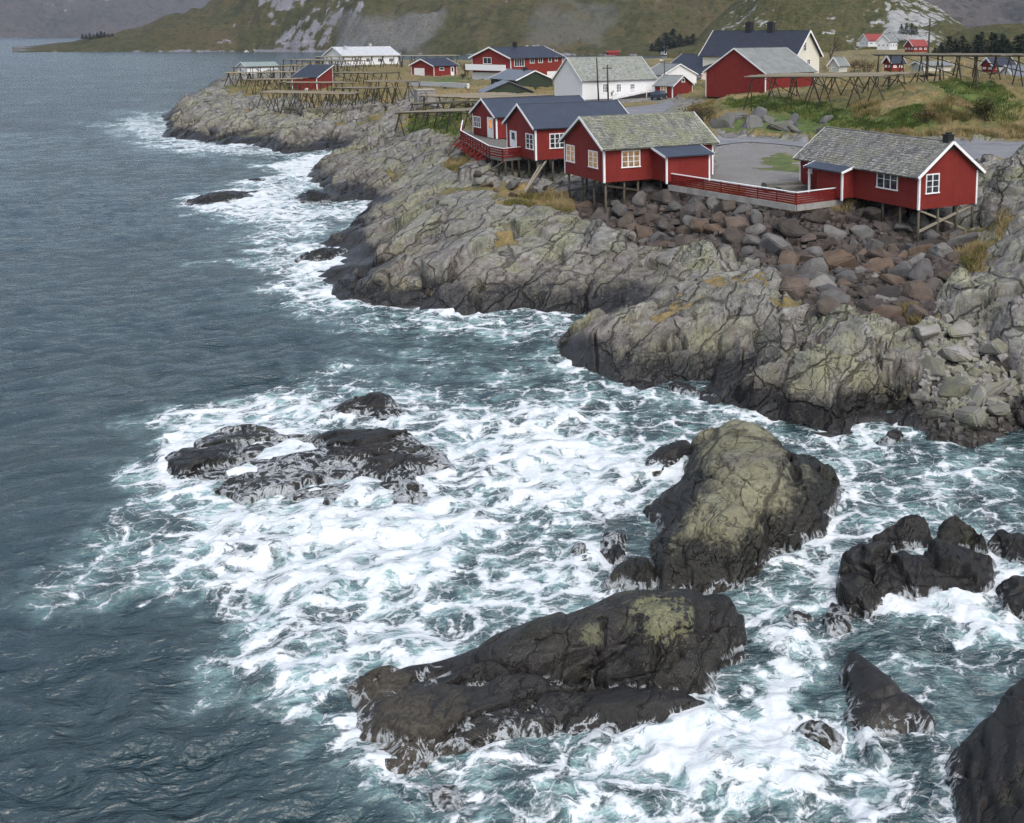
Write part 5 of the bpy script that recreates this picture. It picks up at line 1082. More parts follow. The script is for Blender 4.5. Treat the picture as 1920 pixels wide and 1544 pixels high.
barn = House('barn', 'tall red barn on short stilts with bleached grey felt roof', 'barn', (1435, 187), 1527, 1323, 138, 92.5, 7.5, 'L', W=12.5, wall=RED, roof=FELT, oe=.35, og=.3, trim=TRIM)
for fy in (.5, .15, -.2): barn.stilt(-barn.L / 2 + .3, fy * (barn.W - .6), 0, .16, POLED)
nav = House('house', 'pale pink house under a wide navy roof behind the grey cottage', 'house', (1316, 160), 1240, 1400, 139, 105, 6.2, 'R', W=12, alpha=R(60), wall=PINK, roof=NAVY2, oe=.3, og=.3, corners=False)
nav.win('F', 1307, 144, 1315, 152.5, 2, 2, fr=.14)
sr = House('cottage', 'small red cottage with grey roof and a lit window', 'cottage', (1261, 186.5), 1227, 1298, 162, 143, 6.5, 'R', W=7.5, wall=RED, roof=FELT, oe=.3, og=.3)
sr.win('F', 1238.5, 161.5, 1250, 174, 2, 2, LIT, fr=.12); sr.win('R', 1278, 147, 1283.5, 154.5, 1, 1, fr=.12)
sg = House('cottage', 'white gabled cottage with grey roof behind the red cottage', 'cottage', (1243, 165), 1214, 1262, 141, 121.5, 6.4, 'R', W=8, L=9, alpha=R(62), wall=WHITEB, roof=FELT, oe=.3, og=.3, corners=False)
o1 = House('house', 'orange house with dark roof on the far shore', 'house', (1152, 97), 1174, 1150, 84.5, 80, 1.2, 'L', W=9, L=17, alpha=R(80), wall=ORANGE, roof=NAVY2, oe=.3, og=.4, corners=False)
o2 = House('boathouse', 'small red boathouse on the far shore below the orange house', 'boathouse', (1140, 104), 1162, 1136, 99, 95.5, .6, 'L', W=7, L=9, alpha=R(75), wall=REDB, roof=REDB, oe=.3, og=.4, corners=False)
o3 = House('house', 'pale house with grey green roof beside the far dark trees', 'house', (1246, 103), 1257, 1229, 94, 86.5, 1.0, 'L', W=9, L=9, alpha=R(70), wall=WHITEB, roof=GRNROOF, oe=.3, og=.4, corners=False)
def skyline(name, label, px, py_b, py_t, w_px, r, wall, roof, ridge=.45, alpha=R(65), wins=0, lit=None, side='L'):
    p = PR(px, py_b, r); mpp = r / 2000.; W = w_px * mpp * .62; L = w_px * mpp * .8; hgt = (py_b - py_t) * mpp
    h = House(name, label, 'house', (px, py_b), px, px, 0, None, float(p[2]), side, W=W, L=L, alpha=alpha, wall=wall, roof=roof, oe=.3, og=.4, corners=False, wh=hgt * (1 - ridge), rh=hgt * ridge, bargew=.3)
    for i in range(wins): 
        for wl in ('F', 'L' if side == 'L' else 'R'):
            ln = (h.L if wl == 'F' else h.W); h.window(wl, (-.5 + (i + .5) / wins) * ln, h.wh * .55, min(1.3, ln / wins * .5), h.wh * .28, 2, 1, lit, .14)
    return h
skyline('house', 'white house with red tiled roof below the granite hill', 1628, 88, 66, 46, 430, WHITEB, RTILE, .5, wins=3)
skyline('house', 'tall white gabled house beside the red roofed one', 1668, 94, 67, 40, 420, WHITEB, FELT, .45, R(35), wins=3)
skyline('house', 'red house with red roof and white windows under the dark trees', 1712, 98, 77, 40, 400, REDB, RTILE, .5, wins=3)
skyline('house', 'beige cottage with grey roof between bare bushes', 1573, 136, 110, 34, 230, BEIGE, FELT, .5, R(40), wins=1)
skyline('house', 'red house with orange lit windows seen through the rack poles', 1672, 134, 108, 34, 200, REDB, NAVY2, .4, R(60), wins=2, lit=LAMPLIT)
skyline('house', 'low dark red house with navy roof at the right edge', 1862, 136, 112, 56, 220, RED, NAVY2, .5, R(70), wins=2)
skyline('house', 'white gabled house with grey roof cut by the right edge', 1905, 164, 128, 78, 190, WHITEB, GREYM, .62, R(60), side='L')
skyline('shed', 'long low brown shed behind the right hand rack poles', 1730, 134, 118, 70, 210, BEIGE, FELT, .4, R(75))

# ------------------------------------------------------------ things round the houses
def storage_box():
    p = spot(783, 195); r = empty('storage_box', (p[0], p[1], p[2] - .2), R(30)); tag(r, 'grey boarded storage box with a flat lid by the racks', 'storage box')
    k = p[1] / 2050; m = clad('grey_boards', (.27, .255, .24), .3, .9, .2)
    MB().box(-.0, 34 * k, 0, 22 * k, 0, 27 * k).build('body', m, r); MB().box(-.12, 34 * k + .12, -.12, 22 * k + .12, 27 * k, 27 * k + .16).build('lid', plain('lid_boards', (.36, .34, .30), .9, .3), r)
storage_box()
def low_wall(name, label, pts, h, t, mat, cat='wall', dz=0):
    q = MB()
    P = [spot(*p) for p in pts]
    for a, b in zip(P[:-1], P[1:]): q.bar((a[0], a[1], a[2] + h / 2 + dz), (b[0], b[1], b[2] + h / 2 + dz), t, h)
    tag(q.build(name, mat), label, cat)
low_wall('retaining_wall', 'long white low retaining wall below the lawn', [(768, 161), (831, 163), (878, 166)], 1.0, .5, plain('white_render', (.6, .6, .58), .9, .3))
def stone_wall():
    q = MB(); rg = random.Random(4); pts = [spot(x, y) for x, y in ((540, 210), (590, 214), (640, 213), (690, 209), (722, 204))]
    for a, b in zip(pts[:-1], pts[1:]):
        n = 16
        for i in range(n):
            for j in range(3):
                t = (i + rg.random() * .5) / n; p = a + (b - a) * t; s = rg.uniform(.35, .6)
                q.box(p[0] - s, p[0] + s, p[1] - .4, p[1] + .4, p[2] + j * .42 - .3, p[2] + j * .42 + rg.uniform(.05, .14))
    tag(q.build('stone_wall', make_rock_mat('wall_stone', wet_lo=-9, wet_hi=-8, green=.3)), 'dry stone wall along the edge of the grassy headland', 'wall')
stone_wall()

# terrace fence with its concrete kerb
def terrace():
    a = np.array(h3.world((h3.L / 2 - 1, -h3.W / 2 - 2.4, 0))); A = P3(1254.5, 346.5, 5.95); B = P3(1492.5, 385, 5.6); C = P3(1579, 374, 5.6)
    r = empty('terrace_fence', tuple(A)); tag(r, 'red slatted terrace fence with white handrail between the cabins', 'fence')
    def loc(P, dz=0): return (P[0] - A[0], P[1] - A[1], P[2] - A[2] + dz)
    for s, e in ((A, B), (B, C)):
        q = MB()
        for k in range(5): q.bar(loc(s, .10 + .165 * k), loc(e, .10 + .165 * k), .03, .125)
        q.build('slat_panel', REDW, r); MB().bar(loc(s, .93), loc(e, .93), .16, .05).build('handrail', TRIM, r)
        n = max(2, int(np.linalg.norm(e - s) / 1.7)); d = (e - s) / n; nn = np.array([-d[1], d[0], 0]); nn /= np.linalg.norm(nn)
        for i in range(n + 1): p = s + d * i + nn * .06; MB().bar(loc(p, -.05), loc(p, .9), .09).build('post', REDW, r)
    q = MB()
    for s, e in ((A, B), (B, C)): q.bar(tuple(s + [0, 0, -.22]), tuple(e + [0, 0, -.22]), .24, .44)
    tag(q.build('concrete_kerb', CONC), 'grey concrete kerb wall under the red terrace fence', 'kerb')
    for i, (px, py) in enumerate(((1465, 352), (1480, 356))):
        p = spot(px, py); r2 = empty('plank_stack', (p[0], p[1], p[2]), R(25 + i * 5)); tag(r2, ('larger' if i == 0 else 'smaller') + ' stack of grey planks lying on the gravel behind the fence', 'plank stack')
        for k in range(3 - i): MB().box(-1.6 + i * .5, 1.6 - i * .2, -.5, .5 - .1 * k, .02 + k * .16, .15 + k * .16).build('plank', DECKW, r2)
terrace()

# deck between the two far cabins
def deck():
    r = empty('deck', h2.loc, h2.yaw); tag(r, 'timber deck on posts with red railing round the navy roofed cabins', 'deck')
    pts = [(868, 241), (864.5, 262), (918, 293.5), (943, 299), (981, 295)]; top = 6.42
    ring = [np.array(h2.local(P3(a, b, top))) for a, b in pts]
    inner = [np.array(h2.local(h2.world((-h2.L / 2 + .6, -h2.W / 2 + .2, 0)))), np.array(h2.local(h1.world((-h1.L / 2 + 1.0, -h1.W / 2 + .4, 0)))), np.array(h2.local(h1.world((-h1.L / 2 + .3, h1.W / 2 - 1.2, 0))))]
    z = ring[0][2]; poly = [tuple(p[:2]) for p in ring] + [tuple(p[:2]) for p in inner]
    n = len(poly); v = [(x, y, z) for x, y in poly] + [(x, y, z - .22) for x, y in poly]
    MB().poly(v, [tuple(range(n)), tuple(range(2 * n - 1, n - 1, -1))] + [(i + n, (i + 1) % n + n, (i + 1) % n, i) for i in range(n)]).build('platform', DECKW, r)
    for a, b in zip(ring[:-1], ring[1:]):
        q = MB()
        for k in (.18, .42, .66, .88): q.bar((a[0], a[1], z + k), (b[0], b[1], z + k), .035, .15)
        q.build('railing', REDW, r); MB().bar((a[0], a[1], z + 1.0), (b[0], b[1], z + 1.0), .13, .05).build('handrail', TRIM, r)
        m = max(1, int(np.linalg.norm(b - a) / 1.5))
        for i in range(m + 1):
            p = a + (b - a) * i / m; MB().bar((p[0], p[1], z - .4), (p[0], p[1], z + 1.0), .1).build('post', REDW, r)
    # sloping struts outside the railing and posts to the rock
    a, b = ring[1], ring[2]; d = (b - a) / np.linalg.norm(b - a); o = np.array([d[1], -d[0], 0]); 
    if o[0] > 0: o = -o
    for i in range(9):
        p = a + (b - a) * (i + .3) / 9; MB().bar(tuple(p + [0, 0, .55]), tuple(p + o * 1.0 + [0, 0, -.55]), .1).build('strut', REDW, r)
        MB().bar(tuple(p + [0, 0, -.3]), tuple(p + o * 1.1 + [0, 0, -.5]), .1).build('beam', REDW, r)
    for seg in ((ring[0], ring[1], 2), (ring[1], ring[2], 6), (ring[2], ring[3], 2), (ring[3], ring[4], 3)):
        for i in range(seg[2]):
            p = seg[0] + (seg[1] - seg[0]) * (i + .2) / seg[2]; p = p * .985; g = h2.world((p[0], p[1], 0)); zg = float(height(g[0], g[1])) - h2.loc[2] - .3
            if zg < z - .6: MB().tube([(p[0], p[1], zg), (p[0], p[1], z - .22)], [.11, .1], 8).build('stilt', POLED, r, True)
    for p, q_ in ((ring[1], -1.6), (ring[3], -1.2)):
        e = p + o * 2.0 + d * q_; g = h2.world((e[0], e[1], 0)); MB().bar((e[0], e[1], float(height(g[0], g[1])) - h2.loc[2] - .2), (p[0], p[1], z - .25), .13).build('brace', POLE, r)
deck()

def utility_pole(label, px, py_b, py_t, r=.13, arm=False, lamp=False, name='utility_pole', cat='utility pole', mat=POLED, lean=0., rng_=None):
    p = spot(px, py_b) if rng_ is None else PR(px, py_b, rng_); t = PR(px, py_t, math.hypot(p[0], p[1])); H = t[2] - p[2]
    e = empty(name, tuple(p)); tag(e, label, cat); MB().tube([(0, 0, -.4), (lean, 0, H)], [r * 1.15, r * .8], 9).build('pole', mat, e, True)
    if arm: MB().bar((lean - .7, 0, H - .5), (lean + .7, 0, H - .5), .12).build('crossarm', mat, e)
    if lamp:
        MB().tube([(lean, 0, H - .05), (lean - .5, -.3, H + .1)], .05, 6).build('lamp_arm', STEEL, e); MB().box(lean - .85, lean - .4, -.45, -.2, H + .04, H + .2).build('lamp_head', TRIM, e)
    return p, t
utility_pole('taller dark utility pole before the white hall', 1122.5, 189, 108, lean=-.25); utility_pole('shorter dark utility pole with crossarm before the white hall', 1141, 208, 122, arm=True, lean=-.1)
utility_pole('slim street lamp on a dark pole by the red cottage', 1246, 176, 114, .09, lamp=True, name='street_lamp', cat='street lamp')
utility_pole('lone tall utility pole on the right hand knoll', 1738, 150, 35, .16, lean=.2); utility_pole('white flagpole beside the big red house', 1038.5, 130, 92, .07, name='flagpole', cat='flagpole', mat=TRIM)

def car():
    p = spot(1236, 187); e = empty('parked_car', tuple(p), R(70)); tag(e, 'dark blue parked car by the end of the white ramp', 'car')
    paint = plain('dark_car_paint', (.02, .028, .045), .25, .1, 3, .6, .02); prof = [(-2.1, .35), (-2.1, .95), (-1.5, 1.02), (-.85, 1.45), (.75, 1.47), (1.55, .95), (2.05, .8), (2.1, .35)]
    n = len(prof); q = MB(); v = []
    for i, (x, z) in enumerate(prof): w_ = .82 if z < 1.1 else .66; v.append((x, -w_, z))
    for i, (x, z) in enumerate(prof): w_ = .82 if z < 1.1 else .66; v.append((x, w_, z))
    q.poly(v, [tuple(range(n)), tuple(range(2 * n - 1, n - 1, -1))] + [(i, i + n, (i + 1) % n + n, (i + 1) % n) for i in range(n)]); q.build('body', paint, e)
    for sy in (-1, 1):
        MB().poly([(-1.35, sy * .80, 1.05), (1.3, sy * .80, 1.05), (.7, sy * .69, 1.4), (-.8, sy * .69, 1.4)], [(0, 1, 2, 3) if sy < 0 else (3, 2, 1, 0)]).build('side_window', GLASS, e)
        for x in (-1.3, 1.3):
            o = MB().tube([(x, sy * .66, .32), (x, sy * .86, .32)], .32, 14).build('wheel', BLACK, e); MB().tube([(x, sy * .80, .32), (x, sy * .875, .32)], .18, 10).build('rim', STEEL, o)
        MB().box(2.03, 2.12, sy * .6 - .15, sy * .6 + .15, .62, .76).build('headlight', STEEL, e)
    MB().poly([(.8, -.62, 1.44), (1.5, -.7, 1.0), (1.5, .7, 1.0), (.8, .62, 1.44)], [(0, 1, 2, 3)]).build('windscreen', GLASS, e)
car()

def gull():
    r_ = 300; p = PR(462, 98, r_); e = empty('seagull', tuple(p), R(30)); tag(e, 'white seagull gliding over the sea before the far shore', 'bird')
    m = plain('white_feathers', (.8, .8, .8), .7, .1); g = plain('grey_feathers', (.45, .47, .5), .7, .1)
    MB().tube([(-.55, 0, 0), (-.25, 0, .02), (.1, 0, .05), (.35, 0, .04), (.5, 0, .06), (.62, 0, .04)], [.03, .10, .14, .10, .08, .02], 8).build('body', m, e, True)
    for sy in (-1, 1): MB().poly([(.2, sy * .1, .08), (.25, sy * .6, .45), (.0, sy * 1.25, .35), (-.12, sy * .6, .42), (-.15, sy * .1, .07), (.1, sy * .35, .24)], [(0, 1, 3, 5), (1, 2, 3), (0, 5, 3, 4)]).build('wing', m, e)
gull()

# roads: sheets laid over the ground
def road(name, left, right, mat, dz=.06, n=70):
    def line(pts):
        P = np.array([spot(*p)[:2] for p in pts]); s = np.r_[0, np.cumsum(np.hypot(*np.diff(P, axis=0).T))]; t = np.linspace(0, s[-1], n)
        return np.c_[np.interp(t, s, P[:, 0]), np.interp(t, s, P[:, 1])]
    a, b = line(left), line(right); k = np.linspace(0, 1, 9)[:, None, None]; G = a[None] * (1 - k) + b[None] * k
    X, Y = G[..., 0], G[..., 1]; Z = np.maximum(height(X, Y), height0(X, Y)) + dz
    tag(link(name, grid_mesh(name, X, Y, Z), mat), kind='structure')
def asphalt(name, c0, c1):
    n = NT(name); a, _ = n.noise(n.pos, .5, 5, .6); b, _ = n.noise(n.pos, 12, 4, .7); c, _ = n.noise(n.map(n.pos, (.12, .7, 1), R(30)), 1, 4, .6)
    col = n.ramp(n.math('ADD', n.math('MULTIPLY', a, .4), n.math('ADD', n.math('MULTIPLY', b, .25), n.math('MULTIPLY', c, .35))), [(.36, c0), (.62, c1)])
    return n.out(col, n.rng(a, .4, .6, .55, .9), n.bump(b, .3, .02), .4)
ASPH = asphalt('asphalt', (.105, .108, .115), (.21, .212, .222))
road('road', [(1344, 256), (1400, 258), (1450, 262), (1500, 266), (1560, 270)], [(1344, 275), (1400, 268), (1450, 271), (1500, 276), (1560, 284)], ASPH)
road('road', [(1780, 262), (1840, 262), (1920, 268), (2060, 276)], [(1780, 288), (1840, 300), (1920, 303), (2060, 306)], ASPH)
road('road', [(1140, 205), (1200, 200), (1240, 196), (1258, 190)], [(1150, 222), (1205, 224), (1240, 215), (1266, 196)], ASPH)

# ------------------------------------------------------------ fish drying racks
UNIT = MB().tube([(0, 0, 0), (0, 0, 1)], [1.0, .8], 6).mesh('pole', True)
def pole(name, a, b, r, mat, parent):
    me = POLEM.get(mat.name)
    if me is None: me = UNIT.copy(); me.materials.append(mat); POLEM[mat.name] = me
    a = Vector(a); d = Vector(b) - a; o = link(name, me, None, parent)
    o.location = a; o.rotation_mode = 'QUATERNION'; o.rotation_quaternion = d.to_track_quat('Z', 'Y'); o.scale = (r, r, d.length); return o
POLEM = {}
def rack(label, e1, e2, width, n, rails, spread=1.1, r=.075, mat=POLED, top=STRAW, sec=2, seed=0, over=1.2):
    """e1, e2: (px, py of the top, py of the foot); the rack runs back from this edge by width metres"""
    rg = random.Random(seed); A = spot(e1[0], e1[2]); B = spot(e2[0], e2[2])
    At = PR(e1[0], e1[1], math.hypot(*A[:2])); Bt = PR(e2[0], e2[1], math.hypot(*B[:2])); a = Vector((At[0], At[1], At[2])); b = Vector((Bt[0], Bt[1], Bt[2]))
    d = b - a; dh = Vector((d.x, d.y, 0)).normalized(); w_ = Vector((-dh.y, dh.x, 0)); 
    if w_.y < 0: w_ = -w_
    root = empty('drying_rack', (A[0], A[1], A[2])); tag(root, label, 'drying rack', 'wooden fish drying racks'); O = Vector(root.location)
    def foot(p): return Vector((p.x, p.y, float(height(p.x, p.y)) - .15))
    for i in range(n):
        t = min(1, max(0, i / max(1, n - 1) + rg.uniform(-.25, .25) / n)); top_p = a.lerp(b, t)
        for k in range(sec):
            p = top_p + w_ * (width * k / max(1, sec - 1)); s1, s2 = spread * rg.uniform(.7, 1.2), spread * rg.uniform(.7, 1.2); q = rg.uniform(-.25, .25)
            p = p + dh * rg.uniform(-.6, .6)
            pole('leg', foot(p - dh * s1 + w_ * q) - O, p + dh * .28 + Vector((0, 0, .1)) - O, r, mat, root)
            if rg.random() < .3: pole('leg', foot(p + dh * rg.uniform(-.2, .2)) - O, p + Vector((0, 0, .1)) - O, r, mat, root); continue
            pole('leg', foot(p + dh * s2 - w_ * q) - O, p - dh * .28 + Vector((0, 0, .1)) - O, r, mat, root)
        pole('cross_beam', top_p - w_ * .5 - O, top_p + w_ * (width + .5) - O, r * .9, mat, root)
        if i % 2 == 0:
            p = top_p; pole('brace', foot(p + w_ * (width + .6)) - O, p + w_ * width * .25 - Vector((0, 0, .2)) - O, r * .8, mat, root)
    for j in range(rails):
        k = (j + rg.uniform(-.3, .3)) / max(1, rails - 1); p0 = a - dh * (over * rg.uniform(.2, 1)) + w_ * width * k; p1 = b + dh * (over * rg.uniform(.2, 1)) + w_ * width * (k + rg.uniform(-.02, .02)); z = .1 + rg.uniform(-.03, .10)
        pole('rail', p0 + Vector((0, 0, z)) - O, p1 + Vector((0, 0, z + rg.uniform(-.08, .08))) - O, r * rg.uniform(.7, 1.0), top, root)
    return root
rack('low rack at the sea end of the headland, second from the back', (428, 138.5, 164), (566, 136.5, 160), 7, 8, 9, 1.2, .10, seed=1)
rack('topmost rack at the sea end of the headland before the small white house', (434, 127.5, 150), (598, 123, 146), 6, 9, 9, 1.1, .10, seed=2)
rack('long rack between the small white house and the long white house', (531, 113, 138), (634, 115.5, 139), 10, 9, 9, 1.2, .11, seed=3)
rack('longest rack running in front of the long white house', (600, 107.5, 130), (857, 105, 124), 7, 14, 9, 1.2, .12, seed=4)
rack('rack just left of the red boathouse', (464, 151, 178), (546, 149.5, 176), 6, 6, 9, 1.2, .09, seed=5)
rack('nearest rack above the stone wall with long crossed legs', (494, 174.5, 205), (655, 178, 208), 4.5, 9, 7, 1.3, .085, seed=6)
rack('rack in front of the red boathouse wall', (556, 156.5, 184), (660, 157, 184), 5, 6, 10, 1.1, .085, POLED, STRAW, seed=7)
rack('rack behind the red boathouse roof', (615, 138, 158), (703, 138, 158), 7, 6, 9, 1.2, .10, seed=8)
rack('rack right of the boathouse with tangled crossed legs', (630, 166.5, 196), (700, 167, 196), 5, 6, 9, 1.2, .085, seed=9)
rack('rack between the boathouse and the grey storage box', (688, 154, 190), (764, 155, 190), 4, 5, 6, 1.5, .085, seed=10)
rack('wide rack over the green slope left of the cabins', (748, 213.5, 256), (880, 209, 246), 9, 5, 18, 1.4, .085, POLED, STRAW, 3, seed=11)
rack('pale topped rack behind the wide sloping one', (775, 196, 222), (905, 192, 215), 8, 5, 16, 1.2, .085, POLED, STRAW, 3, seed=12)
rack('flat rack laid with pale poles behind the navy roofed cabins', (905, 186, 205), (1033, 180, 200), 12, 6, 22, 1., .085, POLED, STRAW, 2, seed=13)
rack('broad rack with pale poles in front of the red barn', (1412, 147, 207), (1640, 144.5, 192), 13, 7, 30, 1.2, .085, POLED, STRAW, 3, seed=14, over=2.)
rack('large tall rack standing on the grassy knoll at the right', (1640, 104, 160), (1832, 106, 172), 16, 7, 32, 1.3, .09, POLED, STRAW, 3, seed=15, over=2.)
# ------------------------------------------------------------ loose rocks
def boulder_mesh(i, rg, roundish=0.):
    bm = bmesh.new()
    for k in range(rg.randint(11, 16)):
        v = Vector((rg.gauss(0, 1), rg.gauss(0, 1), rg.gauss(0, 1))).normalized(); m = max(abs(v.x), abs(v.y), abs(v.z)); v = v.lerp(v / m, .55 * (1 - roundish)) * rg.uniform(.85, 1.05)
        bm.verts.new((v.x * 1.15, v.y * .85, v.z * .66))
    bmesh.ops.convex_hull(bm, input=bm.verts[:]); bmesh.ops.delete(bm, geom=[v for v in bm.verts if not v.link_faces], context='VERTS')
    bmesh.ops.dissolve_limit(bm, angle_limit=R(12), verts=bm.verts[:], edges=bm.edges[:])
    bmesh.ops.bevel(bm, geom=bm.edges[:], offset=.055 + .11 * roundish, segments=2, affect='EDGES', clamp_overlap=True)
    bmesh.ops.triangulate(bm, faces=bm.faces[:]); bmesh.ops.subdivide_edges(bm, edges=bm.edges[:], cuts=1, use_grid_fill=True)
    c = np.array([v.co for v in bm.verts]); dn = .05 * fbm(c[:, 0] * 2 + i * 7, c[:, 1] * 2 + c[:, 2] * 2.3, 3, 300 + i)
    for v, d in zip(bm.verts, dn): v.co += v.co.normalized() * float(d)
    me = bpy.data.meshes.new('boulder'); bm.to_mesh(me); bm.free(); me.polygons.foreach_set('use_smooth', [False] * len(me.polygons)); me.update(); return me
def make_boulder_mat(name, cols, green=0.):
    n = NT(name); r = n.rnd(); a, _ = n.noise(n.pos, 1.4, 5, .65); b, _ = n.noise(n.pos, 9, 4, .65)
    c = n.ramp(r, cols); c = n.mix(n.rng(a, .35, .7, 0, .8), c, n.mix(1., c, (.55, .52, .50), 'MULTIPLY')); c = n.mix(n.rng(b, .55, .75, 0, .5), c, n.mix(1., c, (1.6, 1.55, 1.5), 'MULTIPLY'))
    if green: c = n.mix(n.rng(n.math('ADD', a, n.math('MULTIPLY', b, .3)), .58, .75, 0, green), c, (.20, .205, .13))
    z = n.sep(n.pos)[2]; wet = n.rng(n.math('ADD', z, n.math('MULTIPLY', n.math('SUBTRACT', a, .5), 1.2)), .5, 1.1, 1, 0); c = n.mix(n.math('MULTIPLY', wet, .9), c, (.030, .026, .024))
    return n.out(c, n.rng(wet, 0, 1, .85, .45, 'LINEAR'), n.bump(n.math('ADD', n.math('MULTIPLY', a, .7), n.math('MULTIPLY', b, .3)), .7, .12), .35)
M_FILL = make_boulder_mat('quarry_rock', [(0., (.046, .041, .037)), (.3, (.084, .069, .056)), (.5, (.125, .088, .062)), (.62, (.078, .075, .075)), (.85, (.115, .112, .107)), (1., (.21, .205, .192))])
M_BEACH = make_boulder_mat('beach_rock', [(0., (.12, .12, .10)), (.5, (.19, .19, .165)), (1., (.26, .25, .24))], .6)
M_RUB = make_boulder_mat('rubble_rock', [(0., (.075, .062, .056)), (1., (.12, .10, .09))])
rgb = random.Random(21)
FILLM = [boulder_mesh(i, rgb) for i in range(14)]; BEACHM = [boulder_mesh(20 + i, rgb, .5) for i in range(8)]
OUTM = [m.copy() for m in BEACHM]
M_OUT = make_boulder_mat('outcrop_rock', [(0., (.075, .075, .08)), (1., (.15, .15, .155))], .35)
for m in OUTM: m.materials.append(M_OUT)
for m in FILLM: m.materials.append(M_FILL)
for m in BEACHM: m.materials.append(M_BEACH)
def scatter(zone_px, n, smin_, smax_, meshes, label, group, seed, sink=.15, gap=.62, special=(), pw=2.2):
    rg = random.Random(seed); poly = zone(zone_px); lo, hi = poly.min(0), poly.max(0); placed = []; cand = []
    for i, (px, py, s, lb) in enumerate(special):
        p = spot(px, py); placed.append((p[0], p[1], s, lb))
    sizes = sorted([smin_ + (smax_ - smin_) * rg.random() ** pw for _ in range(n)], reverse=True)
    for s in sizes:
        for _ in range(90):
            x, y = rg.uniform(lo[0], hi[0]), rg.uniform(lo[1], hi[1])
            if not pip(np.array([x]), np.array([y]), poly)[0]: continue
            if all((x - a) ** 2 + (y - b) ** 2 > (gap * (s + t)) ** 2 for a, b, t, _ in placed): placed.append((x, y, s, None)); break
    for i, (x, y, s, lb) in enumerate(placed):
        o = link('boulder', meshes[rg.randrange(len(meshes))]); f = s / 2
        o.location = (x, y, float(height(x, y)) + f * .66 * .7 - sink * s); o.rotation_euler = (rg.uniform(-.5, .5), rg.uniform(-.5, .5), rg.uniform(0, 6.28)); o.scale = (f * rg.uniform(.9, 1.2), f * rg.uniform(.85, 1.15), f * rg.uniform(.85, 1.25))
        tag(o, lb or label, 'boulder', group)
    print('boulders', len(placed))
scatter([(1080, 392), (1130, 382), (1190, 362), (1256, 363), (1340, 387), (1430, 404), (1492, 414), (1590, 411), (1640, 408), (1720, 420), (1815, 450), (1800, 500), (1760, 560), (1730, 610), (1640, 600), (1560, 600), (1490, 560), (1440, 500), (1350, 480), (1290, 470), (1240, 470), (1180, 440), (1110, 420)], 270, .7, 2.1, FILLM,
        'angular brown boulder of the loose rock fill below the terrace fence', 'boulders of the rock fill', 31, .12, .43, pw=1.5,
        special=[(1575, 502, 2.9, 'largest brown angular boulder in the middle of the rock fill'), (1480, 440, 2.7, 'big flat faced brown boulder near the top of the rock fill'), (1460, 478, 2.6, 'big rounded dark grey boulder in the rock fill'), (1565, 445, 2.0, 'pale grey upright boulder below the fence corner'),
                 (1490, 548, 2.3, 'smooth flat grey brown slab at the foot of the rock fill'), (1725, 565, 2.3, 'slanting blue grey slab at the right foot of the rock fill'), (1735, 468, 2.3, 'brown boulder wedged against the cabin stilt'), (1565, 575, 2.0, 'rounded brown boulder at the bottom of the rock fill')])
scatter([(1730, 620), (1790, 620), (1860, 650), (1890, 700), (1930, 760), (1925, 795), (1870, 815), (1820, 830), (1760, 815), (1720, 770), (1740, 700)], 85, .5, 1.8, BEACHM, 'rounded grey green boulder of the boulder beach at the right', 'boulders of the right hand beach', 33, .12, .47, pw=1.6,
        special=[(1790, 735, 1.9, 'tallest greenish boulder standing in the boulder beach'), (1870, 748, 2.0, 'long pale green boulder lying at the right of the beach'), (1790, 672, 1.8, 'flat topped pale boulder at the head of the beach')])
scatter([(890, 330), (960, 335), (1040, 340), (1055, 372), (1000, 375), (930, 368), (885, 350)], 22, .6, 1.5, FILLM, 'dark boulder lying in the shade between the cabin stilts', 'boulders under the cabins', 35)
scatter([(1345, 225), (1400, 215), (1480, 222), (1560, 228), (1570, 250), (1460, 254), (1350, 250)], 13, 2.4, 4.8, OUTM, 'grey outcrop boulder in the bank under the broad rack', 'outcrop boulders of the knoll', 37, sink=.22, gap=.42)

def rubble(name, zones, n, s0, s1, mat, seed):
    rg = random.Random(seed); q = MB()
    for zp in zones:
        poly = zone(zp); lo, hi = poly.min(0), poly.max(0); k = 0
        xs = np.array([rg.uniform(lo[0], hi[0]) for _ in range(n * 3)]); ys = np.array([rg.uniform(lo[1], hi[1]) for _ in range(n * 3)]); ok = pip(xs, ys, poly); xs, ys = xs[ok][:n], ys[ok][:n]; zs = height(xs, ys)
        for x, y, z in zip(xs, ys, zs):
            s = rg.uniform(s0, s1); m = Matrix.Rotation(rg.uniform(0, 6.3), 3, 'Z') @ Matrix.Rotation(rg.uniform(-.6, .6), 3, 'X')
            p = [m @ Vector((a * s * rg.uniform(.6, 1), b * s * rg.uniform(.5, .9), c * s * rg.uniform(.35, .6))) + Vector((x, y, z + s * .15)) for a, b, c in ((-1, -1, -1), (1, -1, -1), (1, 1, -1), (-1, 1, -1), (-.7, -.7, 1), (.7, -.7, 1), (.7, .7, 1), (-.7, .7, 1))]
            q.poly(p, [(0, 3, 2, 1), (4, 5, 6, 7), (0, 1, 5, 4), (1, 2, 6, 5), (2, 3, 7, 6), (3, 0, 4, 7)])
    tag(link(name, q.mesh(name, uv=False), mat), kind='stuff')
rubble('rubble', FILL[:1], 2600, .14, .46, M_RUB, 41); rubble('shingle', FILL[1:], 700, .10, .32, M_BEACH, 42)

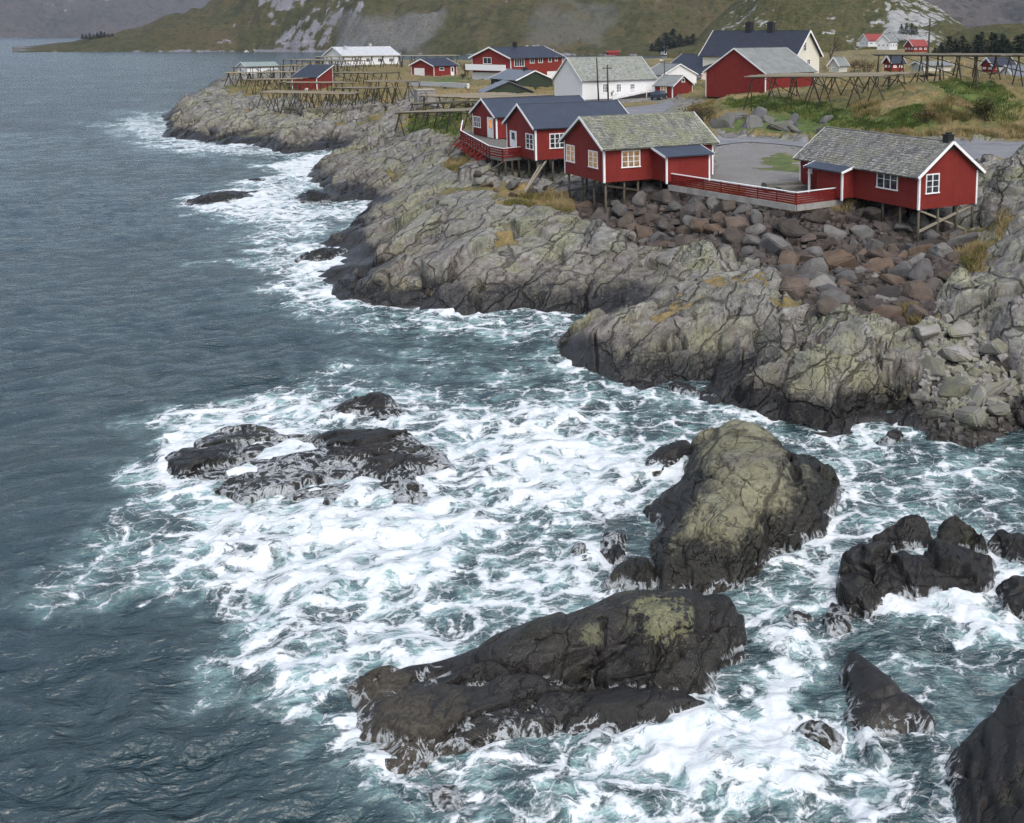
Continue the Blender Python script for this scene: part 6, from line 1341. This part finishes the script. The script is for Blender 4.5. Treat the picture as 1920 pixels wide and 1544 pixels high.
# ------------------------------------------------------------ grass, bushes, trees
def make_leaf_mat(name, cols, sc=1.5):
    n = NT(name); a, _ = n.noise(n.pos, sc, 3, .6); b = n.attr('tint')
    c = n.ramp(n.math('ADD', n.math('MULTIPLY', a, .45), n.math('MULTIPLY', b, .55)), cols); return n.out(c, .9, None, .2)
def blades(name, zones, n, hgt, wdt, cols, seed, lean=.5, clump=.5):
    rs = np.random.RandomState(seed); V = []; F = []; Tn = []
    for pz, frac in zones:
        poly = zone(pz); lo, hi = poly.min(0), poly.max(0); m = int(n * frac)
        x = rs.uniform(lo[0], hi[0], m * 6); y = rs.uniform(lo[1], hi[1], m * 6); cl = fbm(x / 2.5, y / 2.5, 3, seed) + clump > rs.rand(m * 6) * .9
        k = pip(x, y, poly) & cl; x, y = x[k][:m], y[k][:m]; z = height(x, y) - .05; t0 = fbm(x / 3, y / 3, 2, seed + 4) * .6 + .5
        h = hgt * rs.uniform(.5, 1.25, len(x)); a = rs.uniform(0, 6.28, len(x)); lx, ly = rs.randn(len(x)) * lean * h * .5, rs.randn(len(x)) * lean * h * .5; w = wdt * rs.uniform(.6, 1.4, len(x))
        b0 = len(V) * 3; dx, dy = np.cos(a) * w, np.sin(a) * w
        P = np.stack([np.stack([x - dx, y - dy, z], 1), np.stack([x + dx, y + dy, z], 1), np.stack([x + lx, y + ly, z + h], 1)], 1)
        V.extend(P); Tn.extend(np.clip(t0 + rs.randn(len(x)) * .16, 0, 1))
    V = np.array(V).reshape(-1, 3); nf = len(V) // 3; me = bpy.data.meshes.new(name); me.vertices.add(len(V)); me.vertices.foreach_set('co', V.ravel().astype(np.float32)); me.loops.add(len(V)); me.loops.foreach_set('vertex_index', np.arange(len(V), dtype=np.int32))
    me.polygons.add(nf); me.polygons.foreach_set('loop_start', np.arange(0, len(V), 3, dtype=np.int32)); me.polygons.foreach_set('loop_total', np.full(nf, 3, np.int32)); me.update(calc_edges=True)
    at = me.attributes.new('tint', 'FLOAT', 'POINT'); at.data.foreach_set('value', np.repeat(np.array(Tn), 3).astype(np.float32))
    tag(link(name, me, make_leaf_mat(name + '_blades', cols)), kind='stuff')
STR = [(.25, (.075, .080, .022)), (.45, (.17, .14, .055)), (.65, (.30, .23, .115)), (.85, (.38, .30, .17))]
GRN = [(.25, (.028, .048, .010)), (.5, (.065, .100, .020)), (.75, (.12, .135, .035)), (.95, (.24, .19, .08))]
blades('straw_grass', [([(1740, 195), (1800, 185), (1835, 205), (1815, 235), (1760, 240), (1735, 220)], .16), ([(1600, 255), (1720, 250), (1800, 250), (1920, 246), (2000, 262), (1920, 263), (1790, 262), (1640, 262)], .14), ([(1268, 240), (1300, 200), (1340, 190), (1342, 235), (1300, 250)], .14), ([(1590, 200), (1650, 190), (1650, 225), (1600, 225)], .07),
    ([(435, 160), (560, 150), (690, 150), (762, 160), (745, 205), (600, 205), (480, 195)], .24), ([(640, 140), (690, 125), (780, 125), (765, 145), (690, 150)], .05), ([(1022, 372), (1066, 372), (1078, 402), (1040, 412), (1030, 395)], .05), ([(930, 402), (1000, 372), (1040, 376), (1010, 396), (950, 412)], .04), ([(1258, 352), (1430, 382), (1492, 394), (1580, 384), (1620, 384), (1570, 404), (1520, 412), (1480, 402), (1400, 388), (1320, 374)], .09),
    ([(845, 300), (880, 305), (885, 325), (850, 330), (825, 320)], .04), ([(1780, 460), (1830, 440), (1850, 480), (1830, 520), (1800, 500)], .04), ([(1690, 590), (1720, 588), (1722, 616), (1700, 608)], .02), ([(1860, 420), (1890, 400), (1885, 440), (1870, 455)], .02)], 60000, .55, .035, STR, 51, .7)
blades('green_grass', [([(1352, 205), (1400, 190), (1560, 205), (1640, 220), (1600, 250), (1480, 218)], .35), ([(1600, 240), (1680, 215), (1760, 195), (1790, 215), (1700, 250), (1640, 262)], .25), ([(1740, 165), (1860, 160), (1920, 200), (1900, 240), (1820, 215), (1790, 200)], .2), ([(765, 225), (866, 216), (866, 262), (820, 262), (765, 250)], .2)], 45000, .35, .04, GRN, 52, .6, .7)

def bush(label, px, py, h, w_, mat, n=900, seed=0, name='bush', cat='bush', leaf=.10, bare=False, group=None, rng_=None):
    rg = random.Random(seed); p = spot(px, py) if rng_ is None else PR(px, py, rng_); e = empty(name, (p[0], p[1], p[2] - .1)); tag(e, label, cat, group)
    q = MB(); tips = []
    def grow(a, d, l, r, lev):
        b = a + d * l; q.tube([a, a.lerp(b, .5) + Vector((rg.gauss(0, .03), rg.gauss(0, .03), 0)) * l, b], [r, r * .8, r * .55], 5); tips.append((b, lev))
        if lev > 0:
            for _ in range(rg.randint(2, 4)): grow(a.lerp(b, rg.uniform(.5, 1)), (d + Vector((rg.gauss(0, .55), rg.gauss(0, .55), rg.gauss(.15, .3)))).normalized(), l * rg.uniform(.55, .8), r * .55, lev - 1)
    for _ in range(1 if name == 'bare_tree' else rg.randint(5, 8)): grow(Vector((rg.gauss(0, .15) * w_, rg.gauss(0, .15) * w_, 0)) if name != 'bare_tree' else Vector((0, 0, 0)), Vector((rg.gauss(0, .4) * (name != 'bare_tree'), rg.gauss(0, .4) * (name != 'bare_tree'), 1)).normalized(), h * .42, .035 * h * (.5 if name != 'bare_tree' else 1), 3)
    q.build('trunk' if name == 'bare_tree' else 'stems', TWIG, e)
    if not bare or n:
        v = MB()
        for _ in range(n):
            t = rg.choice(tips)[0]; c = t + Vector((rg.gauss(0, .12) * w_, rg.gauss(0, .12) * w_, rg.gauss(0, .09) * h)); s = leaf * rg.uniform(.5, 1.4); a = Vector((rg.gauss(0, 1), rg.gauss(0, 1), rg.gauss(0, 1))).normalized() * s; b = a.cross(Vector((rg.gauss(0, 1), rg.gauss(0, 1), rg.gauss(0, 1)))).normalized() * s * .6
            v.poly([c - a, c + b, c + a, c - b], [(0, 1, 2, 3)])
        link('foliage', v.mesh('foliage', uv=False), mat, e)
TWIG = wood('twigs', (.085, .065, .05)); LEAFB = make_leaf_mat('rusty_leaves', [(.2, (.07, .05, .022)), (.4, (.15, .10, .04)), (.6, (.20, .15, .065))], 3.); LEAFG = make_leaf_mat('dull_leaves', [(.15, (.035, .042, .014)), (.3, (.075, .075, .025)), (.5, (.12, .10, .035))], 3.)
bush('tall bare tree with thin twigs beside the cream house', 1557, 132, 9., 4, LEAFG, 250, 61, 'bare_tree', 'tree', .10)
bush('leafless dark bush left of the knoll rack', 1600, 136, 3.2, 3.2, LEAFB, 500, 62, bare=True); bush('brown leafless bush by the stilted barn', 1306, 232, 2.8, 2.6, LEAFB, 350, 63, bare=True); bush('taller brown leafless bush close under the barn', 1318, 236, 3.3, 1.6, LEAFB, 250, 64, bare=True)
bush('olive green bush in the right hand bank', 1843, 226, 2.6, 2.8, LEAFG, 1600, 65); bush('thin reddish bush on the slope of the knoll', 1730, 232, 2., 1.8, LEAFB, 400, 66); bush('small bare shrub before the hall wall', 1147, 186, 2., 1.2, LEAFB, 80, 67, bare=True)
bush('brown thicket between the garage and the red house', 872, 142, 4., 4., LEAFB, 900, 68); bush('dark bush on the lawn right of the garage', 866, 148, 1.6, 1.5, LEAFG, 300, 69)
bush('reddish bush by the low beige cottage', 1625, 140, 3., 3.6, LEAFB, 700, 70)

NEED = make_leaf_mat('spruce_needles', [(.15, (.020, .028, .016)), (.4, (.034, .046, .022)), (.65, (.052, .064, .030))], .6)
def conifer_parts(seed, leafy=0):
    rg = random.Random(seed); q = MB(); k = 26
    for j in range(k):
        z = .12 + .86 * j / k; rad = (.30 * (1 - z) ** .8 + .02) * rg.uniform(.75, 1.15)
        for _ in range(int(9 + 22 * (1 - z))):
            a = rg.uniform(0, 6.28); r1 = rad * rg.uniform(.45, 1.1); c = Vector((math.cos(a) * r1, math.sin(a) * r1, z - .25 * r1 + rg.gauss(0, .012))); o = Vector((math.cos(a), math.sin(a), -.35)); s = rg.uniform(.03, .06); t = Vector((-math.sin(a), math.cos(a), rg.gauss(0, .3)))
            q.poly([c - o * s - t * s * .6, c - o * s + t * s * .6, c + o * s * 1.2], [(0, 1, 2)])
    return q.mesh('crown', uv=False), MB().tube([(0, 0, -.03), (0, 0, .5), (0, 0, .97)], [.022, .014, .003], 6).mesh('trunk', True)
CON = [conifer_parts(s) for s in (1, 2, 3, 4)]
for c, t in CON: c.materials.append(NEED); t.materials.append(TWIG)
def hill_z(px, py, r): return PR(px, py, r)
def conifer(label, px, py_b, py_t, r, group, i, wid=1.):
    p = PR(px, py_b, r); hgt = (py_b - py_t) * r / 2000.; c, t = CON[i % 4]; e = empty('spruce_tree', tuple(p), i * 1.3); tag(e, label, 'tree', group)
    for nm, me in (('crown', c), ('trunk', t)): o = link(nm, me, None, e); o.scale = (hgt * wid, hgt * wid, hgt)
rgt = random.Random(77)
for i, (a, b, t) in enumerate([(1762, 104, 82), (1776, 102, 74), (1790, 104, 72), (1803, 104, 68), (1816, 108, 76), (1828, 106, 66), (1842, 108, 64), (1855, 110, 62), (1866, 110, 70), (1878, 110, 66), (1890, 112, 70), (1904, 110, 64), (1918, 112, 66), (1750, 106, 88), (1834, 112, 82), (1872, 116, 88)]):
    conifer('dark spruce in the row below the low right hand hill', a + rgt.uniform(-4, 4), b + 6, t + rgt.uniform(-7, 9), 372, 'spruces under the low hill', i, rgt.uniform(1.2, 2.0))
for i, (a, b, t) in enumerate([(1690, 62, 46), (1699, 63, 44), (1709, 64, 45), (1717, 64, 49)]): conifer('dark spruce of the small clump on the granite hill', a, b + 3, t, 560, 'spruces on the granite hill', i, 1.3)
for i, a in enumerate(range(155, 212, 7)): conifer('dark tree of the low wood on the far headland', a, 74, 62 + rgt.uniform(-3, 4), 1195, 'trees on the far headland', i, 1.5)
for i, (a, b, t) in enumerate([(1235, 98, 70), (1248, 100, 64), (1262, 98, 58), (1275, 96, 56), (1288, 95, 60), (1222, 98, 76), (1300, 92, 62)]): conifer('dark tree of the wood at the foot of the granite hill', a, b, t + rgt.uniform(-3, 8), 700, 'trees at the foot of the granite hill', i, rgt.uniform(1.4, 2.2))

# ------------------------------------------------------------ sea air
def haze():
    q = MB().box(-4200, 2600, -60, 6200, -8, 480); n = NT('sea_haze'); n.t.nodes.remove(n.b); v = n.n('VolumePrincipled'); v.inputs['Color'].default_value = (.60, .74, 1.0, 1); v.inputs['Density'].default_value = .00006; v.inputs['Anisotropy'].default_value = .2
    n.t.links.new(v.outputs[0], n.t.nodes['Material Output'].inputs['Volume']); o = q.build('haze', n.m); tag(o, kind='stuff')
haze()
